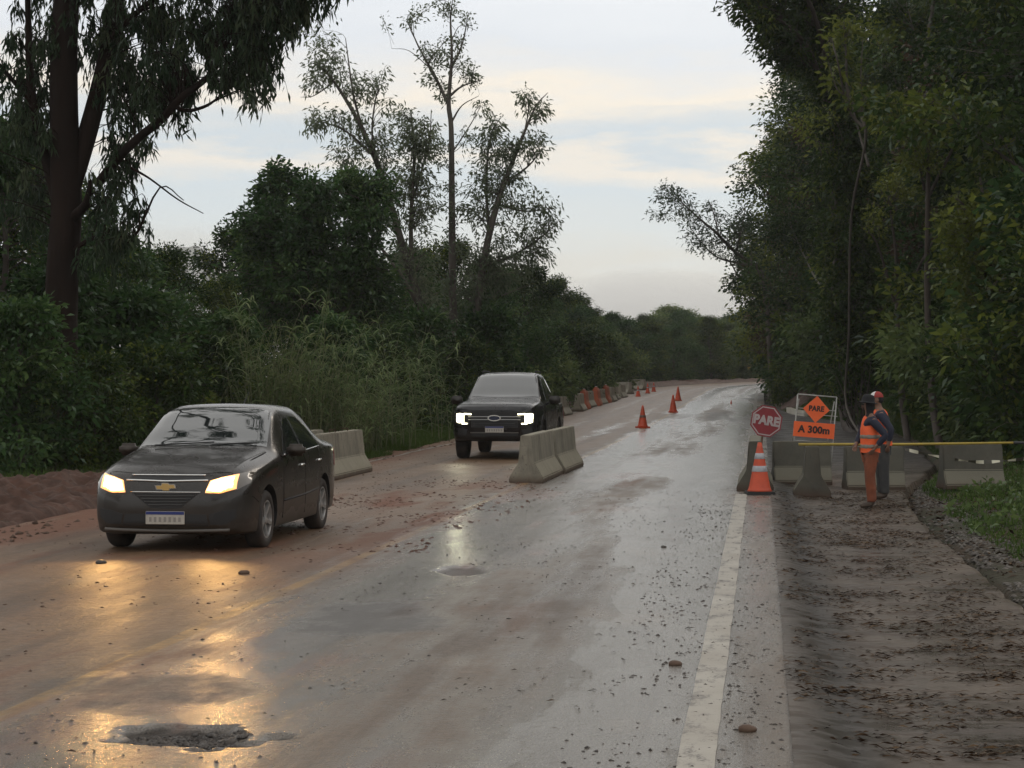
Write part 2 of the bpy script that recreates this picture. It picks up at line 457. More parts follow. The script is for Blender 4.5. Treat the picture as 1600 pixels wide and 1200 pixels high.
def wet_road():
    q = NT('wet_muddy_asphalt')
    uvn = q.n('ShaderNodeUVMap', uv_map='lane').outputs[0]
    mudA, patA, redA, trA = (q.attr(k) for k in ('mud', 'patch', 'red', 'track'))
    streak = q.noise(uvn, 1.0, 6, .65, (5., .45, 1))
    fine = q.noise(uvn, 14., 5, .7)
    grit = q.noise(uvn, 90., 3, .7)
    mid = q.noise(uvn, 2.2, 6, .62, (1, .55, 1))
    v = q.math('ADD', mudA, q.math('MULTIPLY', q.math('SUBTRACT', streak, .5), .8))
    v = q.math('ADD', v, q.math('MULTIPLY', q.math('SUBTRACT', mid, .5), .7))
    v = q.math('ADD', v, q.math('MULTIPLY', q.math('SUBTRACT', fine, .5), .35))
    speck = q.noise(uvn, 38., 4, .75)
    v = q.math('ADD', v, q.math('MULTIPLY', q.math('SUBTRACT', speck, .5), .45))
    mudm = q.rng(v, .28, .80)
    pv_ = q.math('ADD', patA, q.math('ADD', q.math('MULTIPLY', q.math('SUBTRACT', q.noise(uvn, 3.2, 6, .7, (1.5, .7, 1)), .5), 1.5), q.math('MULTIPLY', q.math('SUBTRACT', fine, .5), .5)))
    patA = q.math('MULTIPLY', q.rng(pv_, .25, .95), q.rng(patA, .0, .55))
    mudm = q.math('MULTIPLY', mudm, q.math('SUBTRACT', 1., q.math('MULTIPLY', patA, .85)))
    asph = q.mix(q.rng(grit, .35, .65), (.075, .066, .056), (.235, .210, .178))
    mudc = q.mix(q.rng(q.math('ADD', q.math('MULTIPLY', fine, .6), q.math('MULTIPLY', speck, .4)), .35, .65), (.082, .046, .025), (.235, .150, .092))
    mudg = q.mix(q.rng(q.math('ADD', q.math('MULTIPLY', fine, .6), q.math('MULTIPLY', speck, .4)), .35, .65), (.078, .055, .040), (.205, .160, .122))
    c = q.mix(mudm, asph, q.mix(q.attr('lane_side'), mudg, mudc))
    wide = q.noise(uvn, 1., 5, .6, (1.9, .11, 1)); blot = q.noise(uvn, .8, 5, .6, (1, .6, 1))
    c = q.mix(q.math('MULTIPLY', q.rng(wide, .50, .64), .55), c, (.060, .040, .027))        # darker wheel-dragged streaks
    c = q.mix(q.math('MULTIPLY', q.rng(blot, .55, .70), .35), c, (.26, .20, .150))          # paler drying silt
    sx = q.n('ShaderNodeSeparateXYZ'); q.l(uvn, sx.inputs[0])
    du = q.math('ABSOLUTE', q.math('ADD', q.math('ADD', sx.outputs[0], 3.545), q.math('MULTIPLY', q.math('SUBTRACT', mid, .5), .03)))
    yl = q.math('MULTIPLY', q.rng(du, .062, .052), q.rng(q.math('ADD', mid, q.math('MULTIPLY', fine, .6)), .72, .95, .75, .05))
    c = q.mix(yl, c, (.30, .18, .055))                                                       # what is left of the yellow centre line
    redm = q.math('MULTIPLY', redA, q.rng(q.math('ADD', streak, q.math('MULTIPLY', fine, .5)), .46, .70))
    c = q.mix(redm, c, (.150, .056, .028))
    c = q.mix(q.math('MULTIPLY', patA, .85), c, q.mix(q.rng(grit, .4, .62), (.012, .010, .009), (.075, .062, .053)))
    holeA = q.attr('hole')
    c = q.mix(holeA, c, q.mix(q.rng(grit, .4, .6), (.010, .008, .007), (.060, .048, .038)))
    q.l(c, q.b.inputs['Base Color'])
    ro = q.rng(mudm, 0, 1, .19, .46)
    ro = q.math('ADD', ro, q.math('MULTIPLY', redm, .22))
    ro = q.math('ADD', ro, q.math('MULTIPLY', patA, .26))
    ro = q.math('ADD', ro, q.math('MULTIPLY', q.math('SUBTRACT', mid, .5), .22))
    ro = q.math('SUBTRACT', ro, q.math('MULTIPLY', trA, .06))
    ro = q.math('MAXIMUM', q.math('MAXIMUM', ro, .12), q.math('MULTIPLY', holeA, .9))
    q.l(ro, q.b.inputs['Roughness']); q.l(q.rng(mudm, 0, 1, .5, .30), q.b.inputs['Specular IOR Level'])
    h = q.math('ADD', q.math('MULTIPLY', grit, .5), fine)
    nb = q.bump(h, .55, .008)
    nb = q.bump(q.math('MULTIPLY', streak, mudm), .45, .03, nb)
    nb = q.bump(speck, q.rng(mudm, 0, 1, .12, .6), .010, nb)
    nb = q.bump(q.noise(uvn, 5., 4, .6, (1, .7, 1)), q.rng(mudm, 0, 1, .10, .45), .03, nb)
    nb = q.bump(q.noise(uvn, 16., 3, .6, (1, .8, 1)), q.rng(mudm, 0, 1, .08, .35), .02, nb)
    q.l(nb, q.b.inputs['Normal'])
    return q.m
M_ROAD = wet_road()
me_obj('road', me_road, M_ROAD, kind='structure')

# painted lines: worn sheets that follow the road, 4 mm above it
def strip(name, u0, u1, y0, y1, dy, m, lift=.004, nu=3):
    yy = np.arange(y0, y1, dy); uu = np.linspace(u0, u1, nu)
    a, b = np.meshgrid(yy, uu, indexing='ij')
    wobx = .018 * (fbm(a * 1.5, b * 8, 83) - .5)
    x, _ = W(b + wobx, a)
    me = np_mesh(name, np.stack([x, a, road_z(x, a) + lift], -1).reshape(-1, 3), grid_faces(*a.shape), True)
    l_ = me.uv_layers.new(name='lane'); li_ = np.zeros(len(me.loops), np.int32); me.loops.foreach_get('vertex_index', li_)
    l_.data.foreach_set('uv', np.stack([b.ravel(), a.ravel()], -1)[li_].astype(np.float32).ravel())
    return me_obj(name, me, m, kind='structure')
def paint(name, col, cover, dirt, under=(.085, .070, .055)):
    q = NT(name)
    uvn = q.n('ShaderNodeUVMap', uv_map='lane').outputs[0]
    a = q.noise(uvn, 6., 6, .7, (1, .5, 1)); b_ = q.noise(uvn, 45., 3, .7)
    wear = q.rng(q.math('ADD', a, q.math('MULTIPLY', b_, .45)), cover, cover + .12)
    c = q.mix(q.rng(q.noise(uvn, 1.3, 5, .6), .35, .7), col, dirt)
    c = q.mix(wear, c, under)
    q.l(c, q.b.inputs['Base Color']); q.b.inputs['Roughness'].default_value = .42
    q.l(q.bump(b_, .3, .01), q.b.inputs['Normal'])
    return q.m
M_WHITE_PAINT = paint('worn_white_road_paint', (.36, .33, .275), .74, (.25, .215, .17))
strip('edge_line', -.085, .085, 6.2, 29.2, .1, M_WHITE_PAINT)
strip('edge_line', -.08, .08, 33.5, 150, .8, paint('mud_covered_white_paint', (.36, .33, .28), .62, (.24, .20, .16)))
strip('edge_line', -7.92, -7.80, 38, 150, .5, paint('muddy_white_road_paint', (.40, .37, .32), .66, (.22, .18, .14)))

# ------------------------------------------------------------------ shoulder and lay-by
sys_ = np.concatenate([np.arange(-40, 6, 2.), np.arange(6, 30, .08), np.arange(30, 100, .4)])
sf = np.linspace(0, 1, 46)
a, f_ = np.meshgrid(sys_, sf, indexing='ij')
um = umax(a) + .18 * (fbm(a * .8, a * 0 + 2, 91) - .5) + .05
uu = .44 + f_ * (um - .44)
def shoulder_z(X, Y):
    u = U(X, Y)
    z = g(Y) + SHOULDER_Z + .014 * (fbm(u * 1.3, Y * .6, 93, 4) - .5) + .007 * (fbm(u * 6, Y * 4, 95, 3) - .5)
    z = z - .018 * np.exp(-((u - .70) / .13) ** 2) + .085 * (1 - sstep(.44, 1.05, u))
    return z
def shz(X, Y):
    return float(shoulder_z(np.array([float(X)]), np.array([float(Y)]))[0])
x, _ = W(uu, a)
pz = shoulder_z(x, a); pz[:, -1] -= .16
me = np_mesh('road_shoulder', np.stack([x, a, pz], -1).reshape(-1, 3), grid_faces(*a.shape), True)
l_ = me.uv_layers.new(name='lane'); li_ = np.zeros(len(me.loops), np.int32); me.loops.foreach_get('vertex_index', li_)
l_.data.foreach_set('uv', np.stack([uu.ravel(), a.ravel()], -1)[li_].astype(np.float32).ravel())
add_attr(me, 'gut', np.exp(-((uu - .70) / .22) ** 2)); add_attr(me, 'lay', sstep(34, 46, a))
def shoulder_material():
    q = NT('wet_dirty_shoulder')
    uvn = q.n('ShaderNodeUVMap', uv_map='lane').outputs[0]
    big = q.noise(uvn, 1.1, 6, .62, (1, .7, 1)); st = q.noise(uvn, 3., 6, .68, (.55, 1.6, 1)); gr = q.noise(uvn, 60., 3, .7)
    gut = q.attr('gut'); lay = q.attr('lay')
    c = q.mix(q.rng(big, .35, .66), (.046, .036, .028), (.104, .079, .058))
    c = q.mix(q.math('MULTIPLY', q.rng(st, .50, .64), .65), c, (.034, .019, .011))
    c = q.mix(q.math('MULTIPLY', q.rng(gr, .5, .75), .3), c, (.14, .11, .088))
    c = q.mix(q.math('MULTIPLY', gut, .9), c, (.018, .015, .013))
    c = q.mix(q.math('MULTIPLY', lay, .75), c, q.mix(gr, (.030, .028, .028), (.062, .058, .056)))
    q.l(c, q.b.inputs['Base Color'])
    ro = q.math('ADD', q.rng(big, .35, .65, .22, .46), q.math('MULTIPLY', q.rng(st, .48, .6), .35)); q.b.inputs['Specular IOR Level'].default_value = .35
    ro = q.math('ADD', ro, q.math('MULTIPLY', lay, .15))
    q.l(ro, q.b.inputs['Roughness'])
    q.l(q.bump(q.math('ADD', gr, q.math('MULTIPLY', st, 1.)), .18, .008), q.b.inputs['Normal'])
    return q.m
me_obj('road_shoulder', me, shoulder_material(), kind='structure')

# puddles lie level in the dips of the road
M_WATER = mat('muddy_puddle_water', (.045, .032, .022), rough=.24, spec=.4, bump=.2, bscale=40)
def puddle(cx, cy, rx, ry, z, seed):
    n = 40
    a_ = np.linspace(0, 2 * np.pi, n, endpoint=False)
    k = 1 + .55 * (fbm(np.cos(a_) * 1.6 + 5, np.sin(a_) * 1.6, seed, 3) - .5) * 2
    bm = bmesh.new()
    bm.faces.new([bm.verts.new((cx + rx * kk * math.cos(t), cy + ry * kk * math.sin(t), z)) for t, kk in zip(a_, k)])
    o = bm_obj('puddle', bm, M_WATER); o['kind'] = 'structure'

# red clay bank pushed up along the left edge beside the near car, and the far one behind the barriers
M_CLAY = mat('wet_red_clay', (.082, .034, .019), (.042, .020, .013), 3.2, .65, .85, .9, 10, spec=.35)
def clay(name, u0, u1, y0, y1, h, seed, ny, nu):
    yy = np.linspace(y0, y1, ny); uu_ = np.linspace(u0, u1, nu)
    b, c = np.meshgrid(yy, uu_, indexing='ij'); x_, _ = W(c, b)
    t = (c - u0) / (u1 - u0); e = np.sin(np.pi * np.clip(t, 0, 1)) ** .8 * np.sin(np.pi * (b - y0) / (y1 - y0)) ** .5
    z_ = terrain(x_, b) - .05 + e * h * (.25 + 1.35 * np.abs(fbm(c * 1.3, b * .9, seed, 5) - .25))
    z_ = z_ + e * .30 * (fbm(c * 5, b * 4, seed + 5, 4) - .5) + e * .10 * (np.abs(fbm(c * 14, b * 12, seed + 6, 3) - .5))
    return me_obj(name, np_mesh(name, np.stack([x_, b, z_], -1).reshape(-1, 3), grid_faces(*b.shape), True), M_CLAY, kind='structure')
clay('mud_bank', -11.2, -8.3, 18, 33, .46, 101, 240, 70)
clay('mud_bank', -12.0, -8.5, 84, 215, .34, 103, 120, 20)
clay('mud_bank', 1.2, 4.6, 90, 140, 1.2, 107, 60, 16)

# kerb round the end of the lay-by
bm = bmesh.new()
kp = []
for y_ in np.arange(81.5, 88, .9):
    uu_ = float(umax(y_)) + .18
    xx_, yy_ = W(uu_, y_); kp.append((float(xx_), float(yy_), float(g(y_)) + SHOULDER_Z))
for (x0, y0, z0), (x1, y1, z1) in zip(kp, kp[1:]):
    d = Vector((x1 - x0, y1 - y0, 0)); L = d.length
    box(bm, ((x0 + x1) / 2, (y0 + y1) / 2, (z0 + z1) / 2 + .03), (.20, L - .02, .36), Matrix.Rotation(math.atan2(-d.x, d.y), 4, 'Z'))
bm_obj('kerb', bm, mat('whitewashed_kerb', (.55, .52, .45), (.42, .39, .32), 3, .8))['kind'] = 'structure'
# ------------------------------------------------------------------ vegetation builders
def px3(px, py, Z, dz=0.):
    """a point of the real place: pixel of the photograph at a chosen distance"""
    return Vector(((px - 800) * Z / F, Z + dz, CAM_H - (py - 592) * Z / F))
def tubes_np(branches, nside):
    V = []; Fc = []; off = 0
    for pts, rad in branches:
        p = np.asarray(pts, float); r = np.asarray(rad, float); n = len(p)
        if n < 2: continue
        d = np.gradient(p, axis=0); d /= np.linalg.norm(d, axis=1, keepdims=True) + 1e-9
        ref = np.array([.31, .87, .38]) if abs(d[0] @ np.array([.31, .87, .38])) < .9 else np.array([1., 0, 0])
        a = np.cross(d, ref); a /= np.linalg.norm(a, axis=1, keepdims=True) + 1e-9
        b = np.cross(d, a)
        k = nside if r[0] > .03 else max(3, nside // 2)
        th = np.arange(k) * 2 * np.pi / k
        ring = p[:, None] + r[:, None, None] * (np.cos(th)[None, :, None] * a[:, None] + np.sin(th)[None, :, None] * b[:, None])
        V.append(ring.reshape(-1, 3))
        i = np.arange(n - 1)[:, None] * k; j = np.arange(k)[None, :]
        Fc.append((np.stack([i + j, i + (j + 1) % k, i + k + (j + 1) % k, i + k + j], -1).reshape(-1, 4) + off))
        off += n * k
    return np.concatenate(V), np.concatenate(Fc)
def smooth_line(pts, rad, m=4):
    """Catmull-Rom through the given points"""
    P_ = [np.array(p, float) for p in pts]; P_ = [2 * P_[0] - P_[1]] + P_ + [2 * P_[-1] - P_[-2]]
    o_, r_ = [], []
    for i in range(1, len(P_) - 2):
        for k in range(m):
            t = k / m
            a, b, c, d = P_[i - 1:i + 3]
            o_.append(.5 * (2 * b + (c - a) * t + (2 * a - 5 * b + 4 * c - d) * t * t + (-a + 3 * b - 3 * c + d) * t ** 3))
            r_.append(rad[i - 1] * (1 - t) + rad[i] * t)
    o_.append(P_[-2]); r_.append(rad[-1])
    return np.array(o_), np.array(r_)
def unit(v):
    return v / (np.linalg.norm(v, axis=-1, keepdims=True) + 1e-9)
def leaf_arrays(rng, p, d, L, Wd, flat=.35):
    """one bent four-cornered leaf at each point p, pointing along d"""
    n = len(p)
    d = unit(d); s = unit(np.cross(d, unit(rng.normal(size=(n, 3)) + np.array([0, 0, flat]))))
    nn = np.cross(s, d)
    L = L * rng.uniform(.5, 1.45, (n, 1)); w = Wd * rng.uniform(.75, 1.2, (n, 1))
    mid = p + d * L * .45 + nn * L * .07
    v = np.stack([p, mid - s * w / 2, p + d * L - np.array([0, 0, 1]) * L * .12, mid + s * w / 2], 1)
    return v.reshape(-1, 3)
def leaf_mesh(name, v, tint, m):
    n = len(v) // 4
    me = np_mesh(name, v, np.arange(n * 4).reshape(n, 4))
    add_attr(me, 'tint', np.repeat(tint, 4)); me.materials.append(m)
    return me

def build_crown(rng, limbs, lobes, P_):
    """limbs: smoothed (pts, radii). lobes: (centre, radii, number). Branchlets run from the nearest limb to points of each lobe and carry the leaves."""
    lp = np.concatenate([l[0] for l in limbs]); lr = np.concatenate([l[1] for l in limbs])
    br = []; LV = []; LT = []
    for c, rad, n in lobes:
        c = np.array(c, float); rad = np.array(rad, float)
        for _ in range(n):
            q = unit(rng.normal(size=3)) * rng.uniform(.12, 1) ** .5 * (1 + max(0, rng.normal(0, .22)))
            t = c + q * rad
            dist = np.linalg.norm(lp - t, axis=1) + 1.2 * np.clip(lp[:, 2] - t[2] + .3, 0, None) + 3 * np.clip(.02 - lr, 0, 1)
            j = int(np.argmin(dist + rng.uniform(0, .6, len(dist)))); s = lp[j]
            L = np.linalg.norm(t - s)
            if L > P_.get('maxb', 99):
                s = t + (s - t) * P_['maxb'] / L; L = P_['maxb']
            mid = (s + t) / 2 + rng.normal(size=3) * .10 * L + np.array([0, 0, P_.get('arch', .10) * L])
            r0 = min(lr[j] * .6, .006 + .008 * L)
            br.append((np.array([s, (s + mid) / 2 + (mid - (s + t) / 2) * .35, mid, (mid + t) / 2 + (mid - (s + t) / 2) * .3, t]), np.linspace(r0, .004, 5)))
            ct = np.clip(rng.normal(P_.get('tint', .45), P_.get('tvar', .16)), 0, 1)
            ln = P_['n']; k = max(3, int(ln * rng.uniform(.5, 1.4)))
            if P_['kind'] == 'droop':
                for _s in range(P_.get('strands', 4)):
                    top = mid + (t - mid) * rng.uniform(0, 1) + rng.normal(size=3) * .05
                    sl = P_['sl'] * rng.uniform(.4, 1.3)
                    sw = rng.normal(size=3) * .22; sw[2] = 0
                    tt = np.linspace(0, 1, 5)[:, None]
                    out = unit(np.array([t - s]))[0] * .3
                    line = top + out * (sl * tt * (1 - tt * .5)) + (np.array([0, 0, -1.]) + sw) * sl * tt ** 1.2
                    br.append((line, np.full(5, .0035)))
                    f = rng.uniform(.1, 1, k)
                    pp = np.stack([np.interp(f, tt[:, 0], line[:, a]) for a in range(3)], -1) + rng.normal(size=(k, 3)) * .03
                    dd = rng.normal(size=(k, 3)) * .38 + np.array([0, 0, -1.0])
                    LV.append(leaf_arrays(rng, pp, dd, P_['L'], P_['W'], 0)); LT.append(np.clip(ct + rng.normal(0, .12, k), 0, 1))
            else:
                cr = P_['cr'] * rng.uniform(.6, 1.3)
                off = unit(rng.normal(size=(k, 3))) * (rng.uniform(0, 1, (k, 1)) ** .5) * cr * np.array([1, 1, P_.get('flat', .75)])
                along = (t - s) * 0.0
                pp = t + off - unit(np.array([t - s]))[0] * rng.uniform(0, 1, (k, 1)) * min(L, 1.2) * .5
                dd = unit(off) * .8 + unit(np.array([t - s])) * .5 + rng.normal(size=(k, 3)) * .5 + np.array([0, 0, P_.get('lz', -.25)])
                LV.append(leaf_arrays(rng, pp, dd, P_['L'], P_['W'], P_.get('nrm', .5))); LT.append(np.clip(ct + rng.normal(0, .10, k), 0, 1))
    return br, np.concatenate(LV), np.concatenate(LT)

def tree_meshes(key, seed, limbs, lobes, P_, bark, leafm, nside=8):
    rng = np.random.default_rng(seed)
    sm = [smooth_line(p, r) for p, r in limbs]
    br, v, t = build_crown(rng, sm, lobes, P_)
    tv, tf = tubes_np(sm + br, nside)
    tm = np_mesh('trunk', tv, tf, True); tm.materials.append(bark)
    return tm, leaf_mesh('crown', v, t, leafm)
def plant_tree(name, label, cat, meshes, loc, rotz=0., scale=1., group=None, zs=1.):
    o = thing(name, label, cat, loc, rotz, group); o.scale = (scale, scale, scale * zs)
    me_obj('trunk', meshes[0], None, o); me_obj('crown', meshes[1], None, o)
    return o

BARK_DARK = mat('dark_wet_bark', (.040, .030, .024), (.075, .058, .048), 3, .8, bump=.8, bscale=14, stretch=(1, 1, .25))
BARK_RED = mat('reddish_eucalyptus_bark', (.019, .011, .008), (.009, .006, .005), 2.2, .9, bump=.9, bscale=9, stretch=(1, 1, .12), spec=.12)
BARK_PALE = mat('pale_smooth_bark', (.26, .24, .20), (.12, .11, .09), 4, .75, bump=.3, stretch=(1, 1, .3))
BARK_GREY = mat('grey_brown_bark', (.115, .098, .080), (.06, .05, .042), 3, .8, bump=.5, stretch=(1, 1, .3))
LEAF_EUC = leaf_mat('eucalyptus_leaves', (.022, .042, .022), (.050, .078, .040), (.105, .130, .068), .4)
LEAF_DARK = leaf_mat('dark_evergreen_leaves', (.018, .044, .015), (.048, .098, .030), (.105, .160, .050), .36)
LEAF_AIRY = leaf_mat('grey_green_leaves', (.10, .13, .08), (.15, .18, .11), (.20, .23, .14), .6)
LEAF_MID = leaf_mat('mid_green_leaves', (.050, .082, .028), (.10, .148, .050), (.17, .21, .070), .42)
LEAF_FOREST = leaf_mat('forest_leaves', (.014, .032, .010), (.042, .074, .018), (.15, .175, .030), .34, rnd=.3)
LEAF_LIME = leaf_mat('yellow_green_leaves', (.085, .11, .020), (.155, .18, .036), (.24, .255, .06), .45)
LEAF_RUST = leaf_mat('rusty_brown_leaves', (.045, .030, .018), (.075, .048, .028), (.11, .085, .04), .25)
LEAF_CANE = leaf_mat('cane_blades', (.09, .135, .055), (.165, .22, .095), (.27, .31, .16), .45)
LEAF_GRASS = leaf_mat('grass_blades', (.035, .066, .014), (.072, .118, .026), (.13, .165, .045), .42)
LEAF_STRAW = leaf_mat('straw_green_thicket', (.055, .088, .024), (.108, .148, .046), (.20, .215, .09), .42)

# ---- generic forest trees: a handful of meshes, shared by many trees
def generic(seed, h, R_, t0, P_, bark, leafm, r0=.2, nl=9, lobes_n=13, targets=26, lean=.06):
    rng = np.random.default_rng(seed)
    n = 7; z = np.linspace(0, h * .92, n)
    wx = np.cumsum(rng.normal(0, lean * h / n, n)); wy = np.cumsum(rng.normal(0, lean * h / n, n)); wx -= wx[0]; wy -= wy[0]
    trunk = np.stack([wx, wy, z], -1); limbs = [(trunk, list(np.linspace(r0, .03, n)))]
    lobes = []
    for k in range(lobes_n):
        t = t0 + (1 - t0) * (k + rng.uniform(0, 1)) / lobes_n
        env = math.sin(math.pi * min(1, .18 + .80 * (t - t0) / (1 - t0))) ** .6
        a = k * 2.4 + rng.uniform(-.6, .6); d = R_ * env * rng.uniform(.35, .75)
        base = np.array([np.interp(t * h, z, wx), np.interp(t * h, z, wy), 0])
        c = base + np.array([math.cos(a) * d, math.sin(a) * d, t * h])
        rr = R_ * env * rng.uniform(.38, .58)
        lobes.append((c, (rr, rr, rr * rng.uniform(.6, .9)), targets))
        if k % 2 == 0 or k > lobes_n - 4:
            s = base + np.array([0, 0, max(.3, (t - .16) * h)])
            m_ = (s + c) / 2 + np.array([0, 0, -.05 * h]) * rng.uniform(-.3, 1)
            limbs.append(([s, m_, c], [r0 * .38 * (1 - .6 * t), r0 * .22 * (1 - .5 * t), .015]))
    lobes.append(((wx[-1], wy[-1], h * .93), (R_ * .32, R_ * .32, h * .08), targets))
    return tree_meshes('t', seed + 900, limbs, lobes, P_, bark, leafm, 7)
PF = dict(kind='clump', n=70, cr=.62, L=.17, W=.105, maxb=2.6, tint=.42, tvar=.27)
FOREST = [generic(11, 15, 4.2, .10, PF, BARK_DARK, LEAF_FOREST), generic(12, 18, 4.0, .16, dict(PF, tint=.36), BARK_GREY, LEAF_FOREST),
          generic(13, 14, 4.6, .06, dict(PF, L=.22, W=.105, n=60, tint=.5), BARK_DARK, LEAF_FOREST), generic(14, 17, 3.4, .22, dict(PF, L=.16, W=.07, n=86, tint=.38), BARK_PALE, LEAF_FOREST),
          generic(15, 13, 3.6, .10, dict(PF, tint=.4, tvar=.25), BARK_GREY, LEAF_RUST, targets=16), generic(16, 12, 3.0, .25, dict(PF, n=40, L=.18, tint=.5, cr=.5), BARK_GREY, LEAF_LIME, targets=9)]
PB = dict(kind='clump', n=40, cr=.42, L=.17, W=.08, maxb=1.2, tint=.45, tvar=.2)
BUSH = [generic(31, 3.4, 1.9, .05, PB, BARK_DARK, LEAF_FOREST, .05, targets=16), generic(32, 2.8, 1.7, .04, dict(PB, tint=.55), BARK_GREY, LEAF_MID, .05, targets=15),
        generic(33, 4.2, 2.0, .05, dict(PB, L=.20, W=.10), BARK_DARK, LEAF_DARK, .06, targets=17)]
ROUND = [generic(41, 8, 3.3, .10, dict(PF, L=.19, W=.085, tint=.45, n=60), BARK_DARK, LEAF_DARK, .16), generic(42, 7.5, 3.0, .08, dict(PF, L=.19, W=.085, tint=.5, n=60), BARK_GREY, LEAF_MID, .15),
         generic(43, 8.5, 3.0, .12, dict(PF, L=.18, W=.08, tint=.4, n=60), BARK_GREY, LEAF_FOREST, .15)]

def ordinal(i):
    names = ['first', 'second', 'third', 'fourth', 'fifth', 'sixth', 'seventh', 'eighth', 'ninth', 'tenth', 'eleventh', 'twelfth', 'thirteenth', 'fourteenth', 'fifteenth', 'sixteenth', 'seventeenth', 'eighteenth', 'nineteenth', 'twentieth']
    if i < 20: return names[i]
    return 'twenty-' + ordinal(i - 20) if i < 29 else ('thirtieth' if i == 29 else ('thirty-' + ordinal(i - 30) if i < 39 else 'fortieth'))
rnd = random.Random(5)
def spot(u, Y):
    x_, y_ = W(u, Y); x_ = float(x_); return (x_, Y, tz(x_, Y) - .08)

# ---- the forest wall right of the road
front = []
Y_ = 41.
while Y_ < 205:
    front.append(Y_); Y_ += 4.6 + rnd.uniform(-.6, .9) + Y_ * .004
seq = [0, 1, 2, 3, 0, 4, 1, 2, 5, 3, 0, 1, 4, 2, 3, 1, 0, 2]
for i, y_ in enumerate(front):
    k = seq[i % len(seq)]
    u_ = float(umax(y_)) + float(np.interp(y_, [40, 60, 85, 120, 205], [3.4, 4.2, 3.4, 2.2, 2.8])) + rnd.uniform(-.3, .8)
    if k == 5: u_ -= .8
    plant_tree('forest_tree', ['tall dark forest tree leafy to the ground', 'tall grey-trunked forest tree', 'broad large-leaved forest tree', 'slim pale-trunked forest tree', 'rust-brown leaved forest tree', 'thin yellow-green leaved forest tree'][k]
               + ', %s along the forest edge by the road' % ordinal(i), 'tree', FOREST[k], spot(u_, y_), rnd.uniform(0, 6.28), rnd.uniform(.95, 1.2) * (1.0 if y_ < 80 else 1.12), 'trees of the forest edge right of the road')
for row, (du, st, s0) in enumerate(((8.5, 7., 1.2), (14.5, 8.5, 1.3), (22, 11, 1.35))):
    y_ = 46. + row * 5
    while y_ < 212:
        k = rnd.choice([0, 1, 2, 3, 0, 1])
        plant_tree('forest_tree', 'tall dark tree standing deep in the forest behind its front row of trees', 'tree', FOREST[k], spot(max(float(umax(y_)), 3.4) + du + rnd.uniform(-1.5, 1.5), y_), rnd.uniform(0, 6.28), s0 * rnd.uniform(.95, 1.15), 'trees deep in the forest right of the road')
        y_ += st * rnd.uniform(.8, 1.2) + y_ * .012
i = 0
y_ = 37.
while y_ < 150:
    k = rnd.choice([0, 1, 2, 0, 2])
    u_ = float(umax(y_)) + (1.5 if y_ < 58 else (3.2 if y_ < 90 else 2.0)) + rnd.uniform(-.3, .7) + (.9 if y_ < 50 else 0)
    plant_tree('bush', ['dark leafy bush', 'fresh green bush', 'tall dark glossy bush'][k] + ' at the foot of the right forest, %s from the barriers' % ordinal(i), 'bush', BUSH[k], spot(u_, y_), rnd.uniform(0, 6.28), rnd.uniform(.8, 1.45) * (1 if y_ < 90 else .75), 'bushes at the foot of the right forest')
    y_ += 2.5 + y_ * .012 + rnd.uniform(-.4, .6); i += 1
for i, y_ in enumerate(np.arange(44, 112, 2.6)):
    k = [0, 2, 1, 0, 2][i % 5]
    plant_tree('bush', 'dark understorey bush among the trunks of the right forest, shaded by the crowns', 'bush', BUSH[k], spot(float(umax(y_)) + (4.6 if y_ < 88 else 2.6) + rnd.uniform(-.5, .8), float(y_)), rnd.uniform(0, 6.28), rnd.uniform(1.3, 1.8), 'understorey bushes among the right forest trunks')
# two near bushes and a near tree whose crown reaches in from beyond the picture's edge
for (u_, y_, k, s_, lb) in ((1.75, 97, 0, .75, 'dark bush in front of the leaning tree foot at the far end of the lay-by'), (2.2, 103, 2, .85, 'dark glossy bush round the leaning tree foot'), (1.9, 112, 0, .8, 'dark bush just past the leaning tree foot by the road'), (5.9, 47.0, 1, 1.35, 'fresh green bush left of the grass barrier, beyond the lay-by'), (6.6, 51.0, 1, 1.5, 'tall fresh green bush under the yellow-green tree beyond the lay-by'), (6.4, 57.0, 0, 1.5, 'tall dark bush right behind the cap-wearing worker'), (7.4, 62.0, 1, 1.6, 'fresh green bush between the two thin trunks behind the workers'), (6.9, 68.0, 2, 1.5, 'dark glossy bush beyond the hatted worker at the lay-by end'), (8.3, 47.5, 2, 1.6, 'tall dark bush with its foot hidden behind the grass barrier'), (9.6, 45., 0, 1.7, 'tall dark bush rising above the yellow boom pole near the picture edge'), (7.6, 54., 1, 1.5, 'tall green bush at the far side of the lay-by behind the workers'), (7.6, 37.5, 2, 1.25, 'big dark bush right behind the yellow boom pole at the picture edge'), (6.9, 43.5, 1, 1.2, 'bright green bush behind the barrier that stands in the grass')):
    plant_tree('bush', lb, 'bush', BUSH[k], spot(u_, y_), 1.2 * k, s_)

